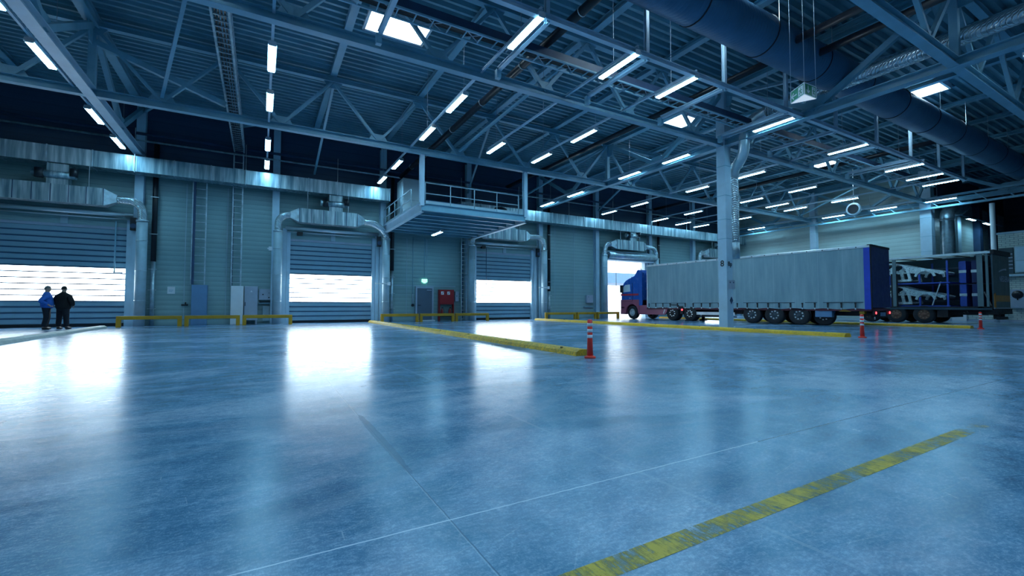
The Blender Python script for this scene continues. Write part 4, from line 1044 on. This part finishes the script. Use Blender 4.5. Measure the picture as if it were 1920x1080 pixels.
for x in (.28, W-.35):
    add(MB().lathe([(-.02, .055), (0, .06)], (x, -.08, .66), 1, 14), 'tail_lamp', M['taillit'], tr)
add(MB().box(.08, .75, -.08, -.02, .55, .76).box(W-.75, W-.08, -.06, -.02, .55, .76), 'lamp_board', M['chassis'], tr)
add(MB().box(.95, 1.5, -.09, -.05, .5, .68), 'number_plate', M['bluegrey'], tr)
add(MB().lathe([(-.02, .06), (0, .07)], (.02, -.1, .42), 1, 12), 'side_reflector', M['alu'], tr)
add(MB().box(.1, .35, .3, .5, .6, .78).prism([(.8, .72), (1.3, .72), (1.05, .84)], 0, .0, .03), 'yellow_strap_heap', M['yellow'], tr)

# tractor unit
tk = thing('truck_tractor', 'blue and dull red truck cab standing in the open doorway', 'truck', (23.75, 18.95, 0))
W2 = 2.35
def T(y): return y
cab = [(4.32, 1.38), (6.10, 1.38), (6.12, 1.6), (6.08, 2.1), (6.0, 2.42), (5.86, 2.66), (5.66, 2.84), (5.35, 2.98), (5.0, 3.08), (4.75, 3.18), (4.62, 3.36), (4.48, 3.56), (4.34, 3.60), (4.31, 3.4)]
add(MB().prism(cab, 0, .02, W2-.02), 'cab_shell', M['cabblue'], tk, .05)
def archpoly(y0, y1, z0, z1, cy, r, base):
    """rectangle with a wheel arch cut from its bottom edge"""
    pts = [(y0, z0)]
    if y0 < cy-r: 
        for k in range(9):
            a = PI-k/8*PI; pts.append((cy+r*math.cos(a), max(z0, base+r*math.sin(a))))
    pts += [(y1, z0), (y1, z1), (y0, z1)]
    return pts
add(MB().prism(archpoly(4.3, 6.15, .34, 1.42, 5.0, .62, .48), 0, .0, .10).prism(archpoly(4.3, 6.15, .34, 1.42, 5.0, .62, .48), 0, W2-.10, W2).box(.1, W2-.1, 5.75, 6.16, .34, 1.42), 'lower_body', M['cabred'], tk)
add(MB().box(-.012, .0, 4.33, 6.1, 1.72, 1.86).box(.0, W2, 6.1, 6.14, 1.72, 1.86), 'red_stripe', M['stripe'], tk)
add(MB().prism([(5.15, 2.02), (5.92, 1.98), (5.86, 2.36), (5.66, 2.52), (5.2, 2.55)], 0, -.012, .03), 'side_window', M['winlit'], tk)
add(MB().prism([(6.0, 2.0), (6.11, 2.0), (5.93, 2.6), (5.8, 2.6)], 0, .15, W2-.15), 'windscreen', M['glassdark'], tk)
add(MB().box(-.015, .0, 4.93, 4.95, 1.3, 2.65).box(-.015, 0, 4.95, 5.95, 1.30, 1.32), 'door_seam', M['chassis'], tk)
add(MB().box(-.25, -.02, 5.85, 5.98, 1.95, 2.5).bar((0, 5.9, 2.5), (-.15, 5.92, 2.5), .03, .03), 'mirror', M['chassis'], tk, .02)
add(MB().box(-.03, .0, 5.1, 5.25, 1.52, 1.56), 'door_handle', M['alu'], tk)
add(MB().box(-.01, .06, 3.98, 4.28, 1.0, 3.45).box(W2-.06, W2, 3.98, 4.28, 1.0, 3.45), 'air_deflector', M['cabblue'], tk)
add(MB().prism([(1.95, .36), (4.28, .36), (4.28, 1.02), (1.7, 1.02), (1.78, .6)], 0, .0, .08).prism([(1.95, .36), (4.28, .36), (4.28, 1.02), (1.7, 1.02), (1.78, .6)], 0, W2-.08, W2), 'side_skirt', M['cabred'], tk, .02)
add(MB().prism([(2.05, .45), (2.1, .45), (1.88, .95), (1.83, .95)], 0, -.012, 0), 'skirt_edge', M['alu'], tk)
add(MB().box(-.01, .01, 5.78, 6.1, .78, .9), 'step_recess', M['maroon'], tk)
add(MB().box(.5, .65, .2, 5.6, .55, .8).box(W2-.65, W2-.5, .2, 5.6, .55, .8).box(.6, W2-.6, .5, 2.4, .7, .80), 'chassis_frame', M['chassis'], tk)
add(MB().box(.05, .3, 5.98, 6.18, .7, .9).box(W2-.3, W2-.05, 5.98, 6.18, .7, .9), 'headlamp', M['alu'], tk)
for y, m_ in ((5.0, 'alu'),): 
    wheel(.04, y, -1, tk, M[m_], .49, .3); wheel(W2-.04, y, 1, tk, M[m_], .49, .3)
wheel(.06, 1.4, -1, tk, M['chassis'], .49, .5); wheel(W2-.06, 1.4, 1, tk, M['chassis'], .49, .5)
wheel(.08, .05, -1, tk, M['chassis'], .48, .5)
add(MB().lathe([(-.02, .05), (0, .06)], (-.0, .55, .72), 0, 14), 'red_marker_lamp', M['taillit'], tk)
add(MB().box(0, .3, .5, .7, .45, .95), 'rear_mudflap', M['chassis'], tk)
add(MB().prism([(.75, .75), (.9, 1.0), (1.6, 1.0), (1.8, .75), (1.78, .9), (1.6, 1.06), (.9, 1.06), (.72, .9)], 0, .0, .5), 'mudguard', M['chassis'], tk)
lm = MB()
for y, z in ((5.75, 2.88), (5.3, 3.08), (4.9, 3.2)): lm.box(.3, .4, y-.03, y+.03, z-.12, z+.04)
build_each(lm, 'roof_lamp', M['chassis'], tk, True)
for x in (.35, W2-.35): add(MB().tube([(x, 4.4, 3.58), (x, 4.4, 3.72)], .03, 8), 'air_horn', M['alu'], tk)

# open-sided trailer on the right
t2 = thing('open_trailer', 'open-sided trailer carrying bare car bodies, parked at the far right', 'trailer', (33.0, 7.65, 0))
L, W = 13.2, 2.5
add(MB().box(0, W, 0, L, .80, .95), 'load_floor', M['chassis'], t2)
add(MB().box(-.02, .02, 0, L, .78, .88), 'side_rail', M['slate'], t2)
add(MB().box(-.04, .06, .0, L, 3.74, 3.86), 'roof_rail', M['alu'], t2, .01)
add(MB().box(0, W, 0, L, 3.87, 3.875), 'roof_sheet', M['translucent'], t2)
for k in range(11): add(MB().bar((.05, .5+k*1.2, 3.80), (W-.05, .2+k*1.2, 3.80), .05, .05), 'roof_bow', M['chassis'], t2)
bw = MB().box(W-.04, W, .05, L, .95, 3.80)
add(bw, 'far_wall', M['slate'], t2)
for k in range(5): add(MB().box(W-.09, W-.04, .3, L-.3, 1.25+k*.48, 1.33+k*.48), 'side_plank', M['slate'] if k % 2 else M['doorgrey'], t2)
add(MB().box(0, W, L-.05, L, .9, 3.85), 'front_wall', M['slate'], t2)
for y, w in ((.15, .1), (.42, .22)): add(MB().box(.0, .06, y-w/2, y+w/2, .80, 3.76), 'rear_pillar', M['pillar'], t2)
for y in (4.05, 8.1): add(MB().box(.0, .08, y-.08, y+.08, .9, 3.76), 'side_pillar', M['pillar'], t2)
add(MB().box(.02, .12, 3.92, 4.22, .9, 2.9), 'rolled_curtain', M['chassis'], t2)
rd = add(MB().box(0.05, 2.72, -.06, 0, .86, 3.72), 'rear_door', M['slate'], t2)
text('NIEDERA', 'lettering', .42, (1.75, -.07, 2.42), (PI/2, 0, 0), M['grey'], rd, .003, .25)
sw = MB(); pa = [(.95+.18*k, -.068, 2.80+.16*math.sin(min(1, k/6)*PI*.5)) for k in range(8)]
for k in range(7): sw.bar(pa[k], pa[k+1], .06+.02*k*.3, .006, up=(0, 1, 0))
add(sw, 'swoosh_mark', M['grey'], rd)
add(MB().box(.3, 2.6, -.075, -.062, 1.22, 1.55), 'orange_stripe', M['orange'], rd)
add(MB().box(.05, .15, -.08, -.06, .9, 1.62).box(.22, .3, -.08, -.06, .9, 1.66), 'yellow_marker', M['orange'], rd)
add(MB().box(.05, 2.7, -.09, 0, .84, .9), 'rear_sill', M['grey'], t2)
add(MB().box(-.02, W+.3, -.12, .1, 3.68, 3.92), 'rear_header', M['chassis'], t2)
add(MB().box(.2, W+.1, -.15, .3, .55, .84).box(.1, 1.6, -.2, -.1, .28, .42).box(.5, .6, -.15, .1, .3, .7).box(1.2, 1.3, -.15, .1, .3, .7), 'underrun_bar', M['chassis'], t2)
add(MB().tube([(-.02, .95, .72), (-.02, .9, .6), (-.02, 1.0, .55), (-.02, 1.08, .66)], .02, 8), 'rope_hook', M['chassis'], t2)
add(MB().box(.5, .65, .3, L-.3, .5, .8).box(W-.65, W-.5, .3, L-.3, .5, .8), 'chassis_beam', M['chassis'], t2)
for y in (2.75, 4.02, 5.3): 
    wheel(.02, y, -1, t2, M['copper'], .5, .34); wheel(W-.02, y, 1, t2, M['copper'], .5, .34)
    add(MB().tube([(.3, y, .5), (W-.3, y, .5)], .07, 10), 'axle', M['chassis'], t2)
add(MB().box(.1, W-.1, 1.75, 2.2, .35, .82), 'spare_wheel_box', M['chassis'], t2)
# car bodies in the trailer
def ribbon(path, w, x0, x1, mb):
    """flat pressed-steel strip following a (y,z) path"""
    P = [Vector((a, c)) for a, c in path]
    ribbon.k = getattr(ribbon, 'k', 0)
    for i in range(len(P)-1):
        ribbon.k = (ribbon.k+1) % 23; x0 -= 0; dx = ribbon.k*.0012
        d = (P[i+1]-P[i]).normalized(); nn = Vector((-d.y, d.x))*w/2
        e = d*.012
        q = [P[i]-nn-e, P[i+1]-nn+e, P[i+1]+nn+e, P[i]+nn-e]
        mb.prism([(a.x, a.y) for a in q], 0, x0-dx, x1+dx)
def car_body(y0, z0, lab):
    c = thing('car_body_shell', lab, 'car body', (33.4, y0, z0), group='bare car bodies in the open trailer')
    xo = 33.35
    for xs, nm in ((xo, 'side_frame'), (xo+1.45, 'side_frame')):
        f = MB()
        # roof line from tail (+y) over the cabin down to the nose (-y)
        ribbon([(y0+4.2, z0+.95), (y0+3.7, z0+1.12), (y0+3.0, z0+1.18), (y0+2.3, z0+1.15), (y0+1.9, z0+1.02), (y0+1.2, z0+.78), (y0+.6, z0+.68), (y0+.1, z0+.50)], .09, xs, xs+.08, f)
        ribbon([(y0+2.32, z0+1.12), (y0+2.5, z0+.62), (y0+2.42, z0+.12)], .16, xs, xs+.07, f)
        ribbon([(y0+2.2, z0+1.1), (y0+2.62, z0+.78)], .07, xs, xs+.07, f)
        ribbon([(y0+4.2, z0+.62), (y0+2.5, z0+.66), (y0+1.9, z0+.68)], .09, xs, xs+.06, f)
        ribbon([(y0+4.2, z0+.16), (y0+2.4, z0+.12), (y0+1.55, z0+.14)], .13, xs, xs+.08, f)
        ribbon([(y0+1.9, z0+1.0), (y0+1.7, z0+.62), (y0+1.62, z0+.12)], .13, xs, xs+.07, f)
        arch = [(y0+.95+.42*math.cos(a), z0+.28+.42*math.sin(a)) for a in [PI*.05+k/8*PI*.9 for k in range(9)]]
        ribbon(arch, .12, xs, xs+.12, f)
        f.prism([(y0+1.75, z0+.60), (y0+1.4, z0+.52), (y0+1.15, z0+.62), (y0+.7, z0+.62), (y0+.3, z0+.42), (y0+.1, z0+.48), (y0+.6, z0+.70), (y0+1.2, z0+.80), (y0+1.85, z0+.95)], 0, xs+.03, xs+.055)
        f.build(nm, M['bodyinwhite'], c)
    b = MB()
    b.prism([(y0+3.8, z0+1.12), (y0+2.3, z0+1.15), (y0+2.3, z0+1.18), (y0+3.8, z0+1.15)], 0, xo+.08, xo+1.45)
    b.box(xo+.08, xo+1.45, y0+1.6, y0+4.2, z0+.08, z0+.14).box(xo+.08, xo+1.45, y0+.1, y0+.16, z0+.40, z0+.52)
    build_each(b, 'body_panel', M['bodyinwhite'], c)
    return c
car_body(9.45, 1.02, 'lower bare silver car body inside the open trailer')
car_body(9.45, 2.36, 'upper bare silver car body inside the open trailer')
for k, (z, lab) in enumerate(((.95, 'lower'), (2.26, 'upper'))):
    rk = thing('transport_rack', '%s blue steel rack holding a silver car body in the open trailer' % lab, 'rack', (33.9, 11.5, z), group='blue transport racks in the open trailer')
    MB().box(33.2, 35.2, 9.3, 13.9, z, z+.07).build('rack_base', M['rackblue'], rk)
    for yy in (9.4, 10.6, 12.0, 13.8):
        MB().box(33.2, 33.28, yy-.04, yy+.04, z+.07, z+(1.27 if yy in (9.4, 13.8) else .55)).build('rack_post', M['rackblue'], rk)
        MB().box(35.1, 35.18, yy-.04, yy+.04, z+.07, z+1.27).build('rack_post', M['rackblue'], rk)
for k, (y0, y1) in enumerate(((8.72, 8.98), (8.28, 8.5))):
    for j, z in enumerate((.97, 2.25)):
        rk = thing('folded_rack', 'folded blue rack bundle with white label, %s one of the %s column' % (('lower', 'upper')[j], ('left', 'right')[k]), 'rack', (34, y0, z), group='folded blue racks in the open trailer')
        MB().box(33.5, 35.1, y0, y1, z, z+1.2).build('bundle', M['rackblue'] if k == 0 else M['navy'], rk)
        MB().box(33.48, 33.5, y0-.02, y1+.02, z+.55, z+.70).build('white_label', M['alu'], rk)
for k, (a, c) in enumerate((((33.3, 9.7, 2.35), (33.3, 10.1, 1.0)), ((33.3, 8.0, 1.75), (33.3, 7.75, 1.0)))):
    o = MB().bar(a, c, .05, .05).build('lashing_bar', M['alu']); tag(o, ('slanted lashing bar leaning by the blue rack in the open trailer', 'slanted lashing bar in the empty rear of the open trailer')[k], 'bar')

# ------------------------------------------------------------------ people
def ensure_skin(name, chains, matl, parent, sub=2):
    import bmesh
    vs, rs, es = [], [], []
    for ch in chains:
        prev = None
        for p_ in ch:
            if isinstance(p_, int): prev = p_; continue
            vs.append(p_[:3]); rs.append(p_[3:]); i = len(vs)-1
            if prev is not None: es.append((prev, i))
            prev = i
    bm = bmesh.new(); lay = bm.verts.layers.skin.verify(); bv = []
    for p_, r in zip(vs, rs):
        v = bm.verts.new(p_); v[lay].radius = (r[0], r[-1]); v[lay].use_root = (len(bv) == 0); bv.append(v)
    for a, c in es: bm.edges.new((bv[a], bv[c]))
    me = bpy.data.meshes.new(name); bm.to_mesh(me); bm.free(); me.materials.append(matl)
    o = bpy.data.objects.new(name, me); COL.objects.link(o); o.parent = parent
    md = o.modifiers.new('s', 'SKIN'); md.use_smooth_shade = True; md.branch_smoothing = .3
    sb = o.modifiers.new('d', 'SUBSURF'); sb.levels = sub; sb.render_levels = sub
    return o
def fuse(o, extra, vox):
    """bake the grown surface, add the extra shapes and melt all into one continuous skin"""
    bpy.context.view_layer.update()
    me = bpy.data.meshes.new_from_object(o.evaluated_get(bpy.context.evaluated_depsgraph_get()))
    import bmesh
    bm = bmesh.new(); bm.from_mesh(me)
    vs = [bm.verts.new(p) for p in extra.v]
    for f in extra.f:
        try: bm.faces.new([vs[i] for i in f])
        except ValueError: pass
    bmesh.ops.recalc_face_normals(bm, faces=bm.faces)
    bm.to_mesh(me); bm.free(); o.modifiers.clear(); o.data = me
    r = o.modifiers.new('r', 'REMESH'); r.mode = 'VOXEL'; r.voxel_size = vox; r.use_smooth_shade = True
    sm = o.modifiers.new('m', 'SMOOTH'); sm.iterations = 2; sm.factor = .4
    return o
def headshape():
    h = MB(); n, m_ = 24, 18; vs = []
    for i in range(m_+1):
        ph = PI*i/m_
        for j in range(n):
            th = 2*PI*j/n; x, y, z = math.sin(ph)*math.cos(th), math.sin(ph)*math.sin(th), math.cos(ph)
            low = max(0, -z); X = .080*x*(1-.28*low); Y = .100*y*(1-.12*low) - (.018*low if y < 0 else -.012*low); Z = .122*z
            if y < -.5:
                f = (-y-.5)*2
                if abs(x) < .22 and -.42 < z < .12: Y -= .022*f*(1-abs(x)/.22)*(1-abs(z+.2)/.4 if abs(z+.2) < .4 else 0)   # nose
                if .18 < abs(x) < .6 and -.05 < z < .2: Y += .010*f      # eye sockets
                if abs(x) < .4 and -.62 < z < -.5: Y += .006*f           # mouth line
            vs.append((X, Y-.022, Z+1.645))
    fs = [(i*n+j, i*n+(j+1) % n, (i+1)*n+(j+1) % n, (i+1)*n+j) for i in range(m_) for j in range(n)]
    h.add(vs, fs)
    for s in (-1, 1): h.lathe([(-.008, .004), (-.006, .026), (.006, .030), (.010, .012)], (s*.080, -.012, 1.64), 0, 12)
    return h
def person(label, loc, rz, arms, legs, coat, coat_len, hair, top_mat, belly, headturn=0.0):
    """local frame: faces -y; x to its left(+)"""
    P = thing('person', label, 'person', loc, rz)
    ch = [[(0, 0, .95, .14, .11), (0, 0, 1.15, .13, .11), (0, -.01, 1.35, .15, .10), (0, 0, 1.47, .085, .085), (0, -.01, 1.53, .075, .078), (0, -.015, 1.60, .07, .075)]]
    idx = 5
    armpts = []
    for s in (1, -1):
        sh, el, wr, pd = arms[s]
        ch.append([2, (s*.19, 0, 1.39, .055), (*el, .042), (*wr, .028), (*[wr[i]+pd[i]*.07 for i in range(3)], .036, .018)])
        idx += 4; palm = idx-1
        pdv = Vector(pd).normalized(); side = pdv.cross(Vector((0, 1, 0)) if abs(pdv.y) < .8 else Vector((1, 0, 0))).normalized()
        pb = Vector([wr[i]+pd[i]*.07 for i in range(3)])
        for k in range(4):
            b0 = pb+side*((k-1.5)*.022)+pdv*.03; l = (.065, .08, .075, .06)[k]
            cur = pdv.cross(side)*.018
            ch.append([palm, (*b0, .0095), (*(b0+pdv*l*.55+cur*.4), .009), (*(b0+pdv*l+cur*1.3), .0075)]); idx += 3
        tb = pb-side*.045-pdv*.01
        ch.append([palm, (*tb, .0105), (*(tb+pdv*.045-side*.012), .009)]); idx += 2
    for s in (1, -1):
        hp, kn, an = legs[s]
        ch.append([0, (*hp, .085), (*kn, .06), (*an, .042), (an[0], an[1]-.12, .03, .035, .025)])
    fuse(ensure_skin('body', ch, M['skin'], P), headshape(), .006)
    # clothes, a little larger than the body
    B = belly
    tc = [[(0, .0, coat_len, .25*B, .20*B), (0, -.02, 1.03, .265*B, .23*B), (0, -.015, 1.20, .26*B, .22*B), (0, .0, 1.36, .20*B, .16), (0, 0, 1.50, .12, .115), (0, -.005, 1.53, .085, .085)]]
    for s in (1, -1):
        sh, el, wr, pd = arms[s]; w2 = Vector(el).lerp(Vector(wr), .93)
        tc.append([3, (s*.20*B, 0, 1.34, .105), (*el, .095), (*w2, .065)])
    ensure_skin('jacket', tc, top_mat, P)
    tr_ = [[(0, .0, 1.0, .21*B, .17), (0, 0, .90, .21*B, .165)]]
    for s in (1, -1):
        hp, kn, an = legs[s]; tr_.append([1, (hp[0]*1.15, hp[1], hp[2]-.10, .125), (*kn, .098), (an[0], an[1], .09, .085)])
    ensure_skin('trousers', tr_, M['trouser'], P)
    for s in (1, -1):
        an = legs[s][2]
        ensure_skin('shoe', [[(an[0], an[1]+.05, .055, .065, .055), (an[0]*1.02, an[1]-.08, .055, .07, .05), (an[0]*1.08, an[1]-.19, .038, .055, .035)]], M['shoe'], P)
    # hair cap
    hb = MB()
    n = 14; rings = []
    vs = []; fs = []
    for i in range(7):
        ph = i/6*1.75
        for j in range(n):
            th = 2*PI*j/n; fr_ = max(0, -math.sin(th))      # front (-y) hairline sits higher
            pz = math.cos(ph*(1-.42*fr_)); pr = math.sin(ph*(1-.42*fr_))
            vs.append((.086*pr*math.cos(th), -.016+.108*pr*math.sin(th), 1.655+.120*pz))
    fs = [(i*n+j, i*n+(j+1) % n, (i+1)*n+(j+1) % n, (i+1)*n+j) for i in range(6) for j in range(n)]
    hb.add(vs, fs, 0, True); o = hb.build('hair', hair, P, local=True)
    sd = o.modifiers.new('t', 'SOLIDIFY'); sd.thickness = .012
    return P
# left man: side view facing right, hand on hip. right man: seen from behind
person('grey-haired person in a blue jacket, hands on hips, by the leftmost door', (-7.52, 24.85, 0), math.radians(104),
       {1: ((0, 0, 0), (.36, .12, 1.15), (.22, -.04, 1.00), (-.45, -.6, -.5)), -1: ((0, 0, 0), (-.38, .18, 1.14), (-.23, -.06, 1.00), (.45, -.7, -.4))},
       {1: ((.09, 0, .88), (.10, -.04, .50), (.11, .03, .09)), -1: ((-.09, 0, .88), (-.13, -.02, .50), (-.17, .06, .09))}, None, .80, M['hairgrey'], M['blueshirt'], 1.0)
person('dark-haired person in a black coat seen from behind beside the blue-jacketed person', (-7.03, 24.85, 0), math.radians(155),
       {1: ((0, 0, 0), (.36, .03, 1.12), (.24, -.16, .95), (-.5, -.6, -.5)), -1: ((0, 0, 0), (-.36, .03, 1.12), (-.24, -.16, .95), (.5, -.6, -.5))},
       {1: ((.10, 0, .88), (.13, 0, .50), (.16, 0, .09)), -1: ((-.10, 0, .88), (-.13, 0, .50), (-.16, 0, .09))}, None, .72, M['hairdark'], M['blackcloth'], 1.08)

# ------------------------------------------------------------------ world, camera
w = bpy.data.worlds.new('sky'); sc.world = w; w.use_nodes = True
bg = w.node_tree.nodes['Background']; bg.inputs[0].default_value = (.80, .92, 1.0, 1); bg.inputs[1].default_value = 3.2
cam = bpy.data.cameras.new('camera'); co = bpy.data.objects.new('camera', cam); COL.objects.link(co); sc.camera = co
F, yaw, pit, rol = 829.17, .516657, .0390045, .00101
fwd = Vector((math.sin(yaw)*math.cos(pit), math.cos(yaw)*math.cos(pit), math.sin(pit)))
rt = Vector((math.cos(yaw), -math.sin(yaw), 0)); up = rt.cross(fwd)
r2 = rt*math.cos(rol)+up*math.sin(rol); u2 = -rt*math.sin(rol)+up*math.cos(rol)
m3 = Matrix((r2, u2, -fwd)).transposed(); co.matrix_world = Matrix.Translation((0, 0, 1.0)) @ m3.to_4x4()
cam.sensor_width = 36; cam.lens = F/1920*36; cam.clip_end = 300; cam.clip_start = .05
sc.view_settings.view_transform = 'Standard'; sc.view_settings.look = 'None'; sc.view_settings.exposure = .15; sc.view_settings.gamma = 1
sc.view_settings.use_curve_mapping = False
sc.cycles.max_bounces = 6; sc.cycles.diffuse_bounces = 3; sc.cycles.glossy_bounces = 3; sc.cycles.transparent_max_bounces = 6
sc.cycles.sample_clamp_indirect = 8; sc.cycles.use_denoising = True; sc.cycles.caustics_reflective = False; sc.cycles.caustics_refractive = False
